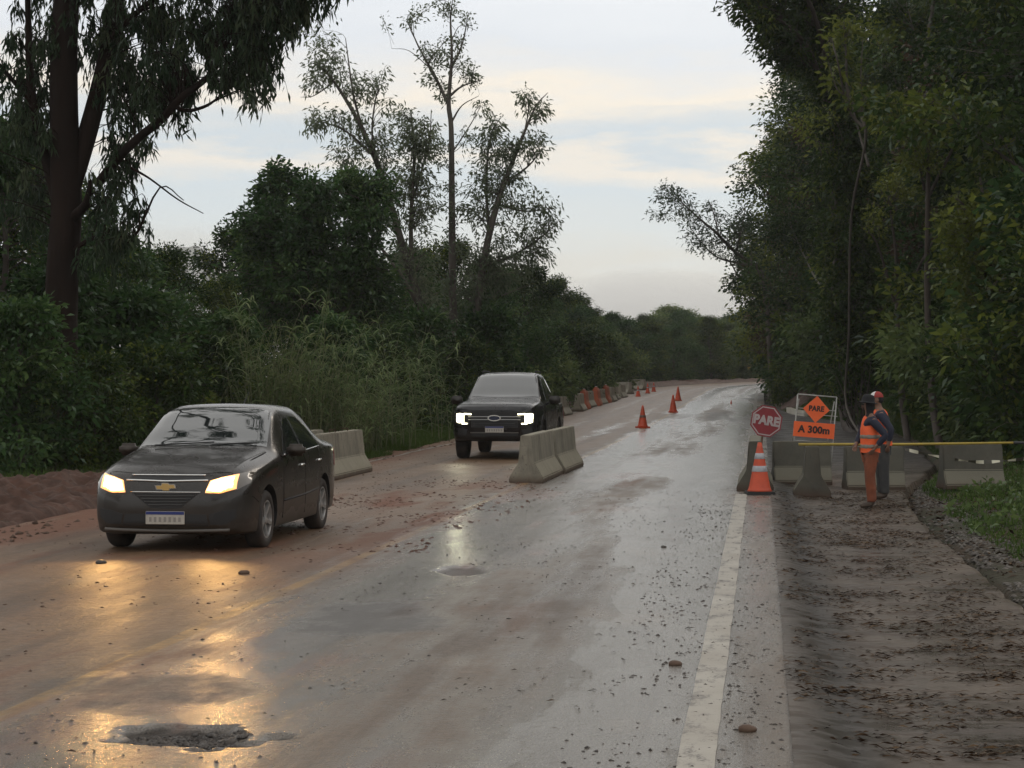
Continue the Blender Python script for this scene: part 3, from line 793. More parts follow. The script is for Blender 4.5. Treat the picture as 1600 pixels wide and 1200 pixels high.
# ---- hero: crown hanging over the road from the forest's top, leaning branch, bare pale stems
def hero(name, label, seed, Z, limbs_px, lobes_px, P_, bark, leafm, foot, thin=0):
    """limbs_px: list of [(px, py, radius, dz) ...]; lobes_px: (px, py, rx, ry, n, dz)"""
    base = px3(foot[0], 592, Z); base.z = tz(base.x, base.y) - .1
    limbs = []
    for l in limbs_px:
        limbs.append(([np.array(px3(a, b, Z, d) - base) for a, b, r, d in l], [r for a, b, r, d in l]))
    if foot[1]:
        p0 = limbs[0][0][0]
        limbs[0] = ([np.array([p0[0] * .0, 0, 0.])] + limbs[0][0], [limbs[0][1][0] * 1.15] + limbs[0][1])
    s = Z / F
    lobes = [(np.array(px3(a, b, Z, d) - base), (rx * s, max(.9, rx * s * .8), ry * s), n) for a, b, rx, ry, n, d in lobes_px]
    if thin: lobes = [(c_, r_, int(n_ * thin) if c_[2] + base.z < 10.3 else n_) for c_, r_, n_ in lobes]
    o = thing(name, label, 'tree', base)
    tm, cm = tree_meshes(name, seed, limbs, lobes, P_, bark, leafm, 10)
    me_obj('trunk', tm, None, o); me_obj('crown', cm, None, o)
    return o
hero('overhanging_tree', 'tall dark forest-edge tree whose crown hangs out over the road at the top', 201, 62,
     [[(1345, 640, .22, 3), (1335, 400, .2, 3), (1320, 200, .17, 2), (1290, 60, .13, 1), (1240, -40, .09, 0), (1190, -90, .05, 0)], [(1315, 170, .1, 2), (1270, 90, .07, 0), (1225, 50, .04, -1), (1175, 25, .02, -1)], [(1300, 90, .1, 1), (1250, 0, .06, -1), (1170, -40, .03, -2)]],
     [(1180, 20, 48, 55, 70, -1), (1215, 60, 45, 50, 70, 0), (1160, -30, 40, 40, 50, -1), (1240, 20, 60, 60, 90, 1), (1280, 60, 60, 80, 80, 1), (1205, -60, 90, 60, 90, 0), (1290, -60, 90, 80, 110, 1), (1320, 160, 60, 60, 90, 1), (1335, 260, 60, 70, 110, 1), (1340, 370, 60, 70, 110, 1), (1345, 480, 60, 70, 110, 1), (1350, 570, 55, 50, 80, 1)],
     dict(kind='clump', n=34, cr=.38, L=.20, W=.085, maxb=1.8, tint=.38, tvar=.18), BARK_DARK, LEAF_FOREST, (1345, True))
hero('leaning_tree', 'slender tree whose sparse bent branches lean out left from the forest edge over the road', 202, 104,
     [[(1205, 600, .16, 0), (1200, 500, .15, 0), (1188, 425, .13, 0), (1150, 395, .09, 0), (1115, 365, .07, -1), (1085, 340, .05, -1), (1055, 312, .03, -1), (1030, 296, .015, -1)],
      [(1180, 415, .09, 0), (1150, 408, .06, 1), (1120, 398, .04, 1), (1095, 372, .025, 1), (1080, 352, .012, 1)],
      [(1175, 410, .08, 0), (1160, 440, .05, 0), (1140, 408, .03, 0), (1128, 405, .01, 0)],
      [(1120, 368, .04, -1), (1110, 330, .02, -1), (1105, 318, .01, -1)], [(1150, 393, .05, 0), (1160, 350, .03, 0), (1165, 325, .015, 0)]],
     [(1040, 310, 26, 26, 26, -1), (1075, 335, 24, 28, 26, -1), (1100, 345, 26, 30, 26, 0), (1085, 375, 22, 20, 16, 0), (1125, 350, 20, 26, 20, 0), (1155, 345, 22, 40, 30, 0), (1165, 390, 26, 30, 30, 0), (1110, 385, 25, 14, 14, 0), (1025, 330, 14, 12, 8, 0)],
     dict(kind='clump', n=16, cr=.40, L=.20, W=.08, maxb=1.3, tint=.45, tvar=.15, arch=.18), BARK_DARK, LEAF_EUC, (1205, True))
hero('bare_pale_tree', 'thin pale tree with almost bare forked stems in front of the dark right forest', 203, 53,
     [[(1372, 640, .035, 5), (1366, 520, .035, 4), (1350, 330, .035, 2), (1352, 225, .04, 0), (1345, 180, .05, 0), (1325, 150, .04, 0), (1322, 90, .03, 0), (1318, 35, .015, 0)],
      [(1350, 200, .05, 0), (1325, 170, .035, 0), (1300, 110, .025, -1), (1290, 70, .012, -1)], [(1325, 150, .035, 0), (1308, 140, .02, 0), (1296, 105, .01, 0)], [(1347, 190, .04, 0), (1345, 120, .025, 0), (1348, 60, .012, 0)],
      [(1357, 260, .04, 0), (1342, 160, .02, 1), (1330, 100, .01, 1)]],
     [(1305, 60, 40, 25, 9, 0), (1340, 150, 40, 40, 10, 0), (1325, 40, 30, 25, 8, 0), (1295, 120, 18, 30, 6, 0)],
     dict(kind='clump', n=14, cr=.3, L=.22, W=.11, maxb=1., tint=.5, tvar=.2), BARK_GREY, LEAF_LIME, (1368, True))
for j, (x0, y0, Z, lb, lobes_) in enumerate((
        (1450, 200, 49, 'yellow-green leafed tree glowing against the dark right forest, upper one', [(1400, 175, 45, 24, 22, 0), (1450, 195, 50, 26, 26, 0), (1490, 160, 40, 30, 18, 0), (1550, 170, 40, 25, 16, 1), (1430, 240, 30, 25, 10, 0)]),
        (1540, 330, 42, 'yellow-green leafed tree low against the dark right forest, nearest the grass barrier', [(1500, 350, 45, 40, 22, 0), (1550, 330, 45, 40, 22, 0), (1585, 400, 35, 45, 20, 0), (1530, 450, 45, 45, 22, 0), (1490, 420, 30, 40, 12, 0), (1580, 520, 40, 40, 18, 0), (1520, 540, 40, 30, 12, 0)]),
        (1400, 380, 57, 'small yellow-green tree between the dark trunks, middle of the right forest', [(1395, 285, 26, 24, 10, 0), (1370, 340, 20, 24, 6, 0), (1260, 190, 22, 22, 6, -1), (1420, 300, 22, 18, 6, 0)]))):
    hero('lime_leaved_tree', lb, 210 + j, Z,
         [[(x0 + 20, 620, .10, 1), (x0 + 12, 450, .08, 1), (x0, y0 + 20, .05, 0), (x0 - 10, y0 - 60, .02, 0)], [(x0 + 10, y0 + 110, .05, 1), (x0 + 50, y0 + 10, .03, 0), (x0 + 80, y0 - 30, .015, 0)], [(x0 + 8, y0 + 90, .05, 1), (x0 - 30, y0, .03, 0), (x0 - 55, y0 - 25, .012, 0)]],
         lobes_, dict(kind='clump', n=40, cr=.40, L=.14, W=.08, maxb=1.1, tint=.42, tvar=.22), BARK_DARK, LEAF_LIME, (x0 + 20, True))

# ---- left: the big eucalyptus
E36 = 36.
hero('eucalyptus_tree', 'huge red-barked eucalyptus with hanging leaves at the left roadside', 221, E36,
     [[(97, 720, .40, 0), (97, 640, .34, 0), (95, 520, .31, 0), (98, 420, .30, 0), (104, 330, .29, 0), (102, 250, .28, 0), (100, 150, .26, 0), (103, 20, .24, 0), (108, -120, .22, .5), (120, -300, .18, 1), (110, -520, .10, 1), (130, -700, .04, 1)],
      [(104, 355, .12, 0), (122, 338, .10, -.2), (140, 328, .085, -.5), (150, 316, .07, -.7), (158, 290, .03, -.9)],
      [(108, 300, .2, 0), (135, 200, .18, .2), (158, 100, .16, .3), (175, -10, .14, .5), (205, -150, .12, 0), (260, -330, .07, -2), (300, -500, .03, -3)],
      [(150, 285, .09, .2), (195, 250, .085, -.5), (232, 222, .08, -.8), (268, 198, .075, -1), (300, 168, .065, -1.2), (345, 140, .055, -1.5), (365, 108, .048, -1.5), (392, 55, .04, -1.6), (432, 18, .03, -1.8), (475, -10, .02, -2)],
      [(288, 180, .04, -1.1), (310, 186, .035, -1.1), (340, 179, .028, -1.2), (363, 164, .012, -1.3)],
      [(345, 140, .03, -1.5), (360, 148, .022, -1.5), (370, 132, .01, -1.5)],
      [(92, 320, .12, 0), (60, 220, .10, .3), (38, 130, .08, .5), (30, 20, .06, .7), (20, -100, .04, 1)],
      [(45, 160, .05, .4), (10, 120, .04, .5), (-40, 60, .02, .5)],
      [(108, -100, .12, .5), (200, -160, .10, -1), (320, -190, .07, -3), (430, -180, .05, -4), (540, -120, .03, -4.5)],
      [(115, -250, .12, 1), (20, -330, .08, 2), (-100, -360, .04, 3)],
      [(205, -150, .09, 0), (330, -330, .07, -4), (460, -420, .05, -8), (640, -470, .02, -11)],
      [(112, -250, .10, .8), (140, -360, .09, -4), (200, -450, .07, -8), (290, -540, .04, -12)], [(140, -360, .07, -4), (120, -480, .05, -9), (150, -600, .03, -13)], [(200, -450, .05, -8), (260, -440, .03, -11), (330, -430, .015, -13)],
      [(115, -430, .09, .8), (260, -620, .08, -3), (420, -800, .06, -7), (560, -950, .03, -10)], [(260, -620, .06, -3), (350, -640, .05, -8), (480, -700, .03, -13)], [(130, -600, .06, 0), (230, -900, .04, -3), (330, -1150, .02, -6)],
      [(165, 60, .06, .3), (235, 20, .05, -.6), (310, -20, .04, -1), (380, -60, .02, -1.2)],
      [(100, 400, .05, 0), (160, 372, .04, -.4), (215, 380, .03, -.6), (262, 300, .015, -.8), (300, 320, .008, -.9)],
      [(215, 268, .03, -.6), (245, 285, .02, -.7), (290, 318, .015, -.8), (330, 340, .008, -.9)]],
     [(30, 60, 60, 70, 46, .6), (130, 30, 80, 60, 60, .4), (230, 20, 70, 60, 60, 0), (320, 30, 60, 60, 60, -1), (400, 40, 50, 60, 56, -1.5), (440, 90, 30, 50, 34, -1.7), (470, 30, 45, 45, 50, -2), (510, 0, 36, 50, 40, -2.5), (535, -30, 40, 45, 40, -2.8), (420, 120, 26, 40, 22, -1.6),
      (200, 120, 60, 60, 46, .2), (270, 130, 50, 50, 40, -.8), (200, 230, 40, 50, 34, 0), (250, 90, 60, 50, 40, -.6), (370, 110, 34, 30, 22, -1.5), (185, 300, 36, 40, 26, -.2), (60, 200, 40, 60, 26, .4), (10, 160, 40, 60, 30, .6),
      (15, 280, 40, 60, 28, .6), (170, 380, 40, 30, 20, -.4), (215, 340, 24, 30, 14, -.5), (300, -60, 150, 60, 90, -1.5), (100, -80, 120, 60, 80, .3), (450, -130, 110, 60, 60, -4), (100, -300, 180, 90, 90, 1), (350, -350, 200, 90, 120, -5), (560, -450, 120, 60, 50, -10), (110, -560, 120, 80, 50, 1), (180, -440, 40, 50, 24, -8), (250, -500, 40, 50, 30, -10), (130, -520, 40, 50, 24, -11), (300, -440, 40, 50, 24, -12), (200, -600, 50, 50, 26, -12), (300, -560, 40, 50, 26, -13), (350, -480, 40, 40, 20, -14), (300, -660, 90, 80, 40, -4), (430, -800, 90, 80, 44, -7), (550, -930, 90, 80, 40, -10), (380, -640, 80, 70, 30, -9), (480, -700, 90, 80, 36, -13), (300, -1050, 120, 120, 40, -5)],
     dict(kind='droop', n=10, strands=4, sl=.45, L=.18, W=.046, maxb=1.5, tint=.45, tvar=.22), BARK_RED, LEAF_EUC, (97, False), .68)
# ---- left: the airy group
hero('airy_tall_tree', 'tall thin tree with straight bare stem and sparse leaf tufts, highest of the airy group', 222, 66,
     [[(712, 640, .16, 0), (710, 560, .15, 0), (707, 430, .13, 0), (706, 300, .11, 0), (705, 200, .09, 0), (701, 160, .08, 0), (706, 90, .05, 0), (704, 30, .03, 0), (708, -5, .012, 0)],
      [(701, 165, .06, 0), (680, 120, .05, 0), (655, 75, .03, 0), (640, 40, .012, 0)], [(703, 150, .05, 0), (722, 135, .03, 0), (752, 125, .012, 0)], [(704, 110, .04, 0), (722, 70, .03, 0), (732, 20, .012, 0)],
      [(688, 135, .03, 0), (670, 100, .02, 0), (700, 60, .012, 0)], [(706, 190, .04, 0), (722, 165, .02, 0), (748, 150, .008, 0)], [(675, 110, .02, 0), (640, 80, .012, 0), (612, 76, .006, 0)], [(707, 60, .02, 0), (720, 40, .012, 0), (745, 48, .006, 0)]],
     [(640, 28, 12, 10, 5, 0), (672, 12, 26, 12, 10, 0), (700, 5, 20, 12, 8, 0), (665, 75, 14, 14, 6, 0), (680, 95, 24, 26, 16, 0), (705, 75, 20, 26, 12, 0), (728, 108, 20, 14, 9, 0), (742, 118, 10, 12, 8, 0), (665, 118, 12, 10, 6, 0), (712, 60, 16, 14, 6, 0), (720, 30, 16, 14, 6, 0),
      (690, 140, 30, 18, 10, 0), (700, 260, 20, 50, 14, 0), (715, 350, 24, 60, 22, 0), (600, 30, 8, 8, 2, 0), (700, 470, 30, 60, 30, 0)],
     dict(kind='clump', n=15, cr=.26, L=.15, W=.065, maxb=1.2, tint=.45, tvar=.2), BARK_GREY, LEAF_AIRY, (712, True))
hero('airy_leaning_tree', 'airy grey-green tree with stems leaning left, beside the tall thin stem', 223, 64,
     [[(690, 640, .18, 1), (672, 520, .16, 1), (640, 430, .14, 1), (612, 330, .12, 1), (590, 260, .10, 1), (565, 200, .08, 0), (540, 155, .06, 0), (512, 115, .04, 0), (492, 100, .015, 0)],
      [(575, 225, .05, 0), (556, 165, .04, 0), (548, 120, .03, 0), (540, 60, .012, 0)], [(600, 285, .05, 1), (582, 220, .035, 0), (588, 150, .025, 0), (600, 135, .01, 0)],
      [(520, 130, .03, 0), (490, 150, .015, 0), (470, 152, .008, 0)], [(580, 240, .05, 0), (540, 205, .03, 0), (500, 190, .02, 0), (480, 190, .01, 0)],
      [(640, 430, .09, 1), (640, 330, .07, 1), (645, 240, .05, 1), (640, 170, .02, 1)], [(660, 490, .08, 1), (620, 420, .06, 0), (570, 350, .04, 0), (540, 260, .02, 0)],
      [(540, 160, .02, 0), (530, 110, .014, 0), (515, 70, .008, 0)], [(645, 300, .04, 1), (668, 220, .03, 1), (672, 165, .012, 1)]],
     [(505, 75, 36, 40, 30, 0), (500, 120, 26, 22, 18, 0), (520, 95, 24, 24, 14, 0), (548, 125, 24, 26, 16, 0), (575, 125, 26, 18, 14, 0), (510, 185, 30, 20, 22, 0), (490, 195, 14, 14, 10, 0), (555, 200, 30, 30, 22, 0), (545, 240, 30, 25, 24, 0), (600, 210, 28, 34, 24, 0),
      (635, 190, 26, 34, 40, 1), (640, 240, 40, 40, 56, 1), (600, 275, 40, 36, 44, 1), (660, 210, 26, 36, 36, 1), (620, 320, 50, 40, 56, 1), (660, 310, 36, 50, 50, 1), (585, 330, 30, 30, 26, 0), (640, 400, 56, 46, 64, 1), (610, 160, 16, 16, 6, 0), (560, 150, 18, 16, 8, 0), (680, 480, 40, 50, 40, 1), (600, 100, 8, 8, 2, 0)],
     dict(kind='clump', n=15, cr=.36, L=.18, W=.062, maxb=1.3, tint=.45, tvar=.2, lz=-.9), BARK_GREY, LEAF_AIRY, (690, True))
hero('airy_spreading_tree', 'airy grey-green tree with stems spreading right, beside the tall thin stem', 224, 67,
     [[(735, 640, .17, -1), (740, 540, .15, -1), (755, 420, .13, -1), (775, 330, .11, -1), (800, 255, .08, 0), (820, 205, .05, 0), (838, 165, .03, 0), (856, 145, .01, 0)],
      [(765, 370, .06, -1), (760, 290, .05, 0), (765, 220, .03, 0), (778, 190, .012, 0)], [(755, 420, .07, -1), (800, 400, .05, 0), (840, 375, .03, 0), (870, 350, .012, 0)],
      [(790, 285, .05, 0), (825, 260, .03, 0), (850, 230, .012, 0)], [(820, 205, .03, 0), (826, 165, .02, 0), (815, 140, .01, 0)], [(780, 320, .05, 0), (820, 330, .03, 0), (868, 325, .012, 0)], [(706, 240, .03, 0), (735, 195, .02, 0), (752, 165, .008, 0)]],
     [(823, 155, 16, 18, 18, 0), (848, 172, 10, 10, 12, 0), (775, 200, 30, 22, 26, 0), (752, 165, 12, 10, 6, 0), (830, 225, 30, 24, 32, 0), (790, 235, 30, 26, 28, 0), (760, 260, 34, 30, 34, -1), (805, 285, 40, 26, 36, 0), (750, 320, 40, 36, 46, -1), (800, 335, 40, 26, 34, 0),
      (850, 320, 26, 14, 16, 0), (866, 345, 14, 18, 14, 0), (835, 370, 34, 26, 30, 0), (770, 390, 46, 36, 52, -1), (850, 400, 20, 14, 12, 0), (740, 440, 46, 40, 50, -1), (800, 430, 40, 30, 36, 0), (735, 210, 16, 20, 8, 0)],
     dict(kind='clump', n=15, cr=.36, L=.18, W=.062, maxb=1.3, tint=.42, tvar=.2, lz=-.9), BARK_GREY, LEAF_AIRY, (735, True))
# ---- left: the dense dark tree and its neighbours
hero('dense_dark_tree', 'dense dark green round-topped tree left of the airy group', 225, 60,
     [[(500, 640, .22, 0), (500, 560, .2, 0), (495, 460, .17, 0), (490, 380, .13, 0), (480, 310, .06, 0)], [(500, 520, .12, 0), (450, 430, .09, 0), (420, 350, .05, 0), (425, 290, .02, 0)], [(498, 490, .12, 0), (550, 420, .09, 0), (570, 350, .05, 0), (570, 290, .02, 0)], [(490, 380, .08, 0), (510, 320, .05, 0), (540, 280, .02, 0)]],
     [(432, 300, 22, 36, 34, 0), (466, 292, 20, 20, 20, 0), (412, 350, 24, 36, 34, 0), (505, 322, 30, 26, 34, -1), (470, 350, 60, 50, 96, -1), (540, 300, 40, 34, 50, 0), (585, 310, 34, 36, 44, 0), (560, 370, 60, 50, 90, -1), (420, 410, 40, 50, 60, 0), (490, 430, 70, 50, 100, -1), (580, 440, 50, 50, 76, 0), (400, 480, 36, 40, 40, 0), (470, 510, 70, 50, 90, 0), (570, 520, 60, 50, 80, 0), (432, 262, 12, 16, 10, 0), (468, 268, 14, 10, 8, 0), (405, 300, 14, 14, 10, 0), (385, 350, 12, 20, 12, -1), (376, 400, 12, 18, 10, 0), (500, 300, 16, 16, 10, -1), (362, 430, 18, 14, 10, 0), (545, 272, 16, 16, 12, 0), (600, 285, 14, 18, 12, 0)],
     dict(kind='clump', n=40, cr=.34, L=.19, W=.085, maxb=1.5, tint=.45, tvar=.26), BARK_DARK, LEAF_DARK, (500, True))
for (px_, Y_, k, s_, lb) in ((330, 57, 2, .55, 'low dark tree in the gap between the eucalyptus and the dense round tree'), (245, 52, 2, .62, 'dark tree close behind the eucalyptus on its road side'), (170, 47, 0, .66, 'dark leafy tree right behind the eucalyptus trunk'),
                             (60, 44, 2, .80, 'dark tree on the valley side of the eucalyptus'), (10, 40, 0, .86, 'dark tree at the very edge of the picture beside the eucalyptus'), (-60, 44, 2, .95, 'dark tree cut by the picture edge past the eucalyptus'),
                             (640, 74, 0, .80, 'dark tree filling the space behind the airy group stems'), (700, 80, 2, .84, 'dark tree behind the straight bare stem'), (770, 78, 0, .72, 'dark rounded tree on the road side of the airy group'),
                             (820, 84, 2, .74, 'dark rounded tree behind the dark pickup'), (560, 72, 2, .75, 'dark tree behind the dense round tree'), (450, 70, 0, .70, 'dark tree half hidden behind the dense round tree')):
    x_ = (px_ - 800) * Y_ / F
    plant_tree('broadleaf_tree', lb, 'tree', ROUND[k], (x_, Y_, tz(x_, Y_) - .1), px_ * .37, s_)
y_ = 90.; i = 0
while y_ < 205:
    k = [0, 2, 1, 0, 2][i % 5]
    plant_tree('roadside_tree', ['dark', 'green', 'grey-green'][k] + ' leafy tree behind the far barriers, %s away from the pickup' % ordinal(i), 'tree', ROUND[k], spot(-12.6 + rnd.uniform(-1, .6), y_), rnd.uniform(0, 6.28), rnd.uniform(.72, .92) * (1 if y_ < 130 else 1.2), 'trees behind the far barriers', 1 if y_ < 130 else .72)
    y_ += 6 + y_ * .02; i += 1
y_ = 68.
while y_ < 205:
    plant_tree('roadside_tree', 'dark tree in the second row behind the trees along the left roadside', 'tree', ROUND[rnd.choice([0, 2])], spot(-18.5 + rnd.uniform(-2, 1.5), y_), rnd.uniform(0, 6.28), rnd.uniform(.8, 1.0), 'trees of the second row along the left roadside')
    y_ += 7 + y_ * .02
for i, (px_, Z_, s_) in enumerate(((985, 212, .95), (1008, 226, 1.15), (1028, 214, 1.22), (1050, 222, 1.38), (1066, 212, 1.15), (1086, 224, 1.20), (1104, 214, 1.05), (1122, 226, 1.18), (1138, 214, 1.10), (1158, 222, 1.22), (1175, 212, 1.1), (1196, 220, 1.25), (1216, 212, 1.15), (1240, 222, 1.2), (965, 222, 1.05))):
    x_ = (px_ - 800) * Z_ / F
    k = [1, 1, 1, 1, 0][i % 5]
    plant_tree('far_tree', 'leafy tree across the far bend, %s counted from the barrier side' % ordinal([1, 2, 3, 4, 5, 6, 7, 8, 9, 10, 11, 12, 13, 14, 0][i]), 'tree', ROUND[k], (x_, Z_, float(g(Z_)) - 1.0), i * 1.7, s_ * 1.25, 'trees across the far bend', .70)
# shrubs on the left verge
for i, (px_, Y_, k, s_, lb) in enumerate(((828, 82, 1, 1.2, 'fresh green shrub behind the first far barrier'), (785, 74, 1, .95, 'fresh green shrub behind the pickup cab'), (862, 90, 1, 1.1, 'fresh green shrub behind the second far barrier'), (890, 100, 0, 1.15, 'dark shrub past the fresh green shrubs'),
                                          (912, 108, 1, 1.05, 'green shrub behind the far end of the barrier row'), (760, 66, 2, .95, 'dark shrub beside the pickup mirror'), (730, 62, 0, .85, 'low dark shrub beyond the cane clumps'), (932, 122, 0, 1.15, 'dark shrub past the end of the barriers'),
                                          (660, 62, 2, .9, 'dark shrub behind the tallest cane'), (600, 58, 0, .9, 'dark shrub behind the grass strip'), (520, 52, 2, .8, 'dark shrub in the middle of the tall thicket'), (350, 45, 2, .75, 'dark shrub behind the near car roof'),
                                          (300, 42, 0, .8, 'dark shrub left of the thicket behind the near car'), (215, 40, 2, .85, 'dark shrub between the near car and the eucalyptus'), (150, 35, 0, .62, 'low dark shrub at the eucalyptus foot, road side'), (30, 33.5, 2, .72, 'dark shrub at the eucalyptus foot, picture edge side'),
                                          (240, 37, 0, .7, 'dark low shrub beside the near car mirror'), (90, 39, 2, .95, 'dark shrub behind the eucalyptus foot'), (-20, 36, 0, .95, 'dark shrub cut by the picture edge'), (965, 135, 1, 1.3, 'green shrub near the distant cones'))):
    x_ = (px_ - 800) * Y_ / F
    plant_tree('bush', lb, 'bush', BUSH[k], (x_, Y_, tz(x_, Y_) - .08), px_ * .31, s_)

# ---- blades: canes, thicket and grass
def blade_strips(rng, base, d, L, w, bend, nseg=4):
    """arching strips; base (n,3), d (n,3) start direction"""
    n = len(base); d = unit(d)
    side = unit(np.cross(d, np.array([0, 0, 1.]) + .3 * rng.normal(size=(n, 3))))
    out = []
    for k in range(nseg + 1):
        t = k / nseg
        c = base + d * (L * t)[:, None] - np.array([0, 0, 1.]) * (bend * L * t * t)[:, None]
        ww = (w * (1 - t) ** .7 * (.55 + .9 * t if t < .5 else 1))[:, None]
        out.append(np.stack([c - side * ww / 2, c + side * ww / 2], 1))
    v = np.stack(out, 1)                         # n, nseg+1, 2, 3
    m = nseg + 1
    i = (np.arange(n) * m * 2)[:, None] + np.arange(nseg)[None, :] * 2
    f = np.stack([i, i + 1, i + 3, i + 2], -1).reshape(-1, 4)
    return v.reshape(-1, 3), f, m * 2
def cane_meshes(seed, ns, h, spread, nb=15, bl=.55, bw=.045, leafm=LEAF_CANE):
    rng = np.random.default_rng(seed)
    st = []; B = []; D = []
    for k in range(ns):
        a = rng.uniform(0, 6.28); r_ = spread * .45 * math.sqrt(rng.uniform()); b0 = np.array([math.cos(a) * r_, math.sin(a) * r_, 0])
        hh = h * rng.uniform(.55, 1.08); ln = rng.normal(0, .16, 2) + .10 * np.array([math.cos(a), math.sin(a)])
        t = np.linspace(0, 1, 7)[:, None]
        line = b0 + np.array([0, 0, 1.]) * hh * (t - .10 * t ** 3) + np.array([ln[0], ln[1], 0]) * hh * t ** 1.8
        st.append((line, np.linspace(.013, .004, 7)))
        f = np.sort(rng.uniform(.18, 1, nb)); pp = np.stack([np.interp(f, t[:, 0], line[:, q]) for q in range(3)], -1)
        az = rng.uniform(0, 6.28) + np.arange(nb) * np.pi + rng.normal(0, .5, nb)
        B.append(pp); D.append(np.stack([np.cos(az), np.sin(az), rng.uniform(.5, 1.4, nb)], -1))
    B = np.concatenate(B); D = np.concatenate(D); n = len(B)
    v, f, per = blade_strips(rng, B, D, bl * rng.uniform(.6, 1.25, n), bw * rng.uniform(.7, 1.2, n), rng.uniform(.5, 1.0, n))
    me = np_mesh('blades', v, f); add_attr(me, 'tint', np.repeat(np.clip(rng.normal(.5, .2, n), 0, 1), per)); me.materials.append(leafm)
    tv, tf = tubes_np(st, 6); sm_ = np_mesh('stems', tv, tf, True); sm_.materials.append(mat('cane_stalk', (.16, .17, .075), (.10, .11, .05), 5, .6))
    return sm_, me
CANE = [cane_meshes(61, 13, 3.9, 1.5, 17, .72, .060), cane_meshes(62, 7, 4.4, .9, 19, .70, .058), cane_meshes(63, 15, 3.0, 1.9, 15, .68, .058)]
THICK = [cane_meshes(71, 60, 2.2, 2.6, 13, .36, .034, LEAF_STRAW), cane_meshes(72, 56, 2.6, 2.4, 13, .40, .036, LEAF_STRAW), cane_meshes(73, 60, 1.5, 2.4, 10, .34, .032, LEAF_STRAW)]
def plant_cane(name, label, meshes, px_, Y_, s_, grp):
    x_ = (px_ - 800) * Y_ / F
    o = thing(name, label, 'plant', (x_, Y_, tz(x_, Y_) - .06), px_ * .23, grp); o.scale = (s_, s_, s_)
    me_obj('stems', meshes[0], None, o)['kind'] = 'stuff'; me_obj('blades', meshes[1], None, o)['kind'] = 'stuff'
for i, (px_, Y_, k, s_, lb) in enumerate(((628, 48, 0, .97, 'tall cane clump with arching tops right of the grass strip'), (596, 46, 2, .92, 'bushy cane clump just behind the grass strip'), (690, 53, 1, .9, 'cane clump nearest the pickup'), (545, 42.5, 1, .8, 'slim cane clump behind the end of the pale barriers'),
                                          (480, 41.5, 1, .98, 'tall feathery cane rising in front of the dense round tree'), (392, 41, 1, .98, 'pale cane plume rising left of the dense round tree'), (572, 46.5, 0, .74, 'cane clump between the slim one and the tall arching one'), (650, 56, 2, 1.0, 'low cane clump among the dark shrubs by the pickup'),
                                          (535, 42, 0, .74, 'cane clump above the pale barriers'))):
    plant_cane('cane_clump', lb, CANE[k], px_, Y_, s_, 'canes on the left verge')
for i, (px_, Y_, k, s_, lb) in enumerate(((300, 43, 1, 1.15, 'tall grassy thicket left of the near car roof'), (350, 44, 0, 1.3, 'tall grassy thicket above the near car roof'), (400, 43, 1, 1.2, 'tall grassy thicket above the near car rear window'), (445, 42, 0, 1.15, 'tall grassy thicket behind the near car boot'),
                                          (490, 43, 0, 1.0, 'grassy thicket behind the near end of the pale barriers'), (512, 44, 2, 1.1, 'low grassy thicket behind the pale barriers'), (528, 46, 2, 1.0, 'low grassy thicket at the start of the grass strip'), (568, 49, 2, .85, 'low grassy thicket behind the grass strip'),
                                          (260, 40, 2, 1.1, 'low grassy thicket beside the near car mirror'), (420, 46, 1, 1.25, 'tall grassy thicket in the second row behind the near car'), (205, 38, 2, .9, 'low grassy thicket between eucalyptus and near car'), (715, 64, 2, .9, 'low grassy thicket by the pickup'))):
    plant_cane('thicket', lb, THICK[k], px_, Y_, s_, 'grassy thickets on the left verge')

def grass(name, u0f, u1f, y0, y1, n, h, seed, side):
    rng = np.random.default_rng(seed)
    y_ = y0 + (y1 - y0) * rng.uniform(0, 1, n) ** 1.3
    a = u0f(y_); b = u1f(y_); u_ = a + (b - a) * rng.uniform(0, 1, n)
    x_, _ = W(u_, y_)
    keep = fbm(x_ * 1.1, y_ * .8, seed, 4) + .35 * np.abs(u_ - a) / np.maximum(np.abs(b - a), .1) > .42
    x_, y_ = x_[keep], y_[keep]; n = len(x_)
    uq = U(x_, y_); p = np.stack([x_, y_, np.where((uq > -8.6) & (uq < 0), road_z(x_, y_), terrain(x_, y_)) - .01], -1)
    d = rng.normal(size=(n, 3)) * .45 + np.array([0, 0, 1.])
    hh = h * rng.uniform(.4, 1.3, n) * (.6 + .8 * fbm(x_ * .9, y_ * .9, seed + 3))
    v, f, per = blade_strips(rng, p, d, hh, .012 + .010 * rng.uniform(0, 1, n), rng.uniform(.1, .6, n), 2)
    me = np_mesh(name, v, f); add_attr(me, 'tint', np.repeat(np.clip(.45 + .5 * (fbm(x_ * .5, y_ * .5, seed + 8) - .5) + rng.normal(0, .15, n), 0, 1), per))
    o = me_obj(name, me, LEAF_GRASS, kind='stuff')
grass('roadside_grass', lambda y: -8.0 - .25 * fbm(y * .5, y * 0, 9) - .03 * np.clip(y - 45, 0, 30), lambda y: 0 * y - 10.9, 35.5, 66, 80000, .24, 401, -1)
grass('roadside_grass', lambda y: umax(y) + np.interp(y, [14, 28, 32], [.55, .45, .2]), lambda y: umax(y) + 3.8, 15, 92, 110000, .13, 402, 1)
grass('roadside_grass', lambda y: umax(y) + .15, lambda y: umax(y) + 3.2, 56, 90, 26000, .30, 404, 1)
grass('roadside_grass', lambda y: 0 * y - 9.6, lambda y: 0 * y - 13.5, 24, 38, 9000, .22, 403, -1)
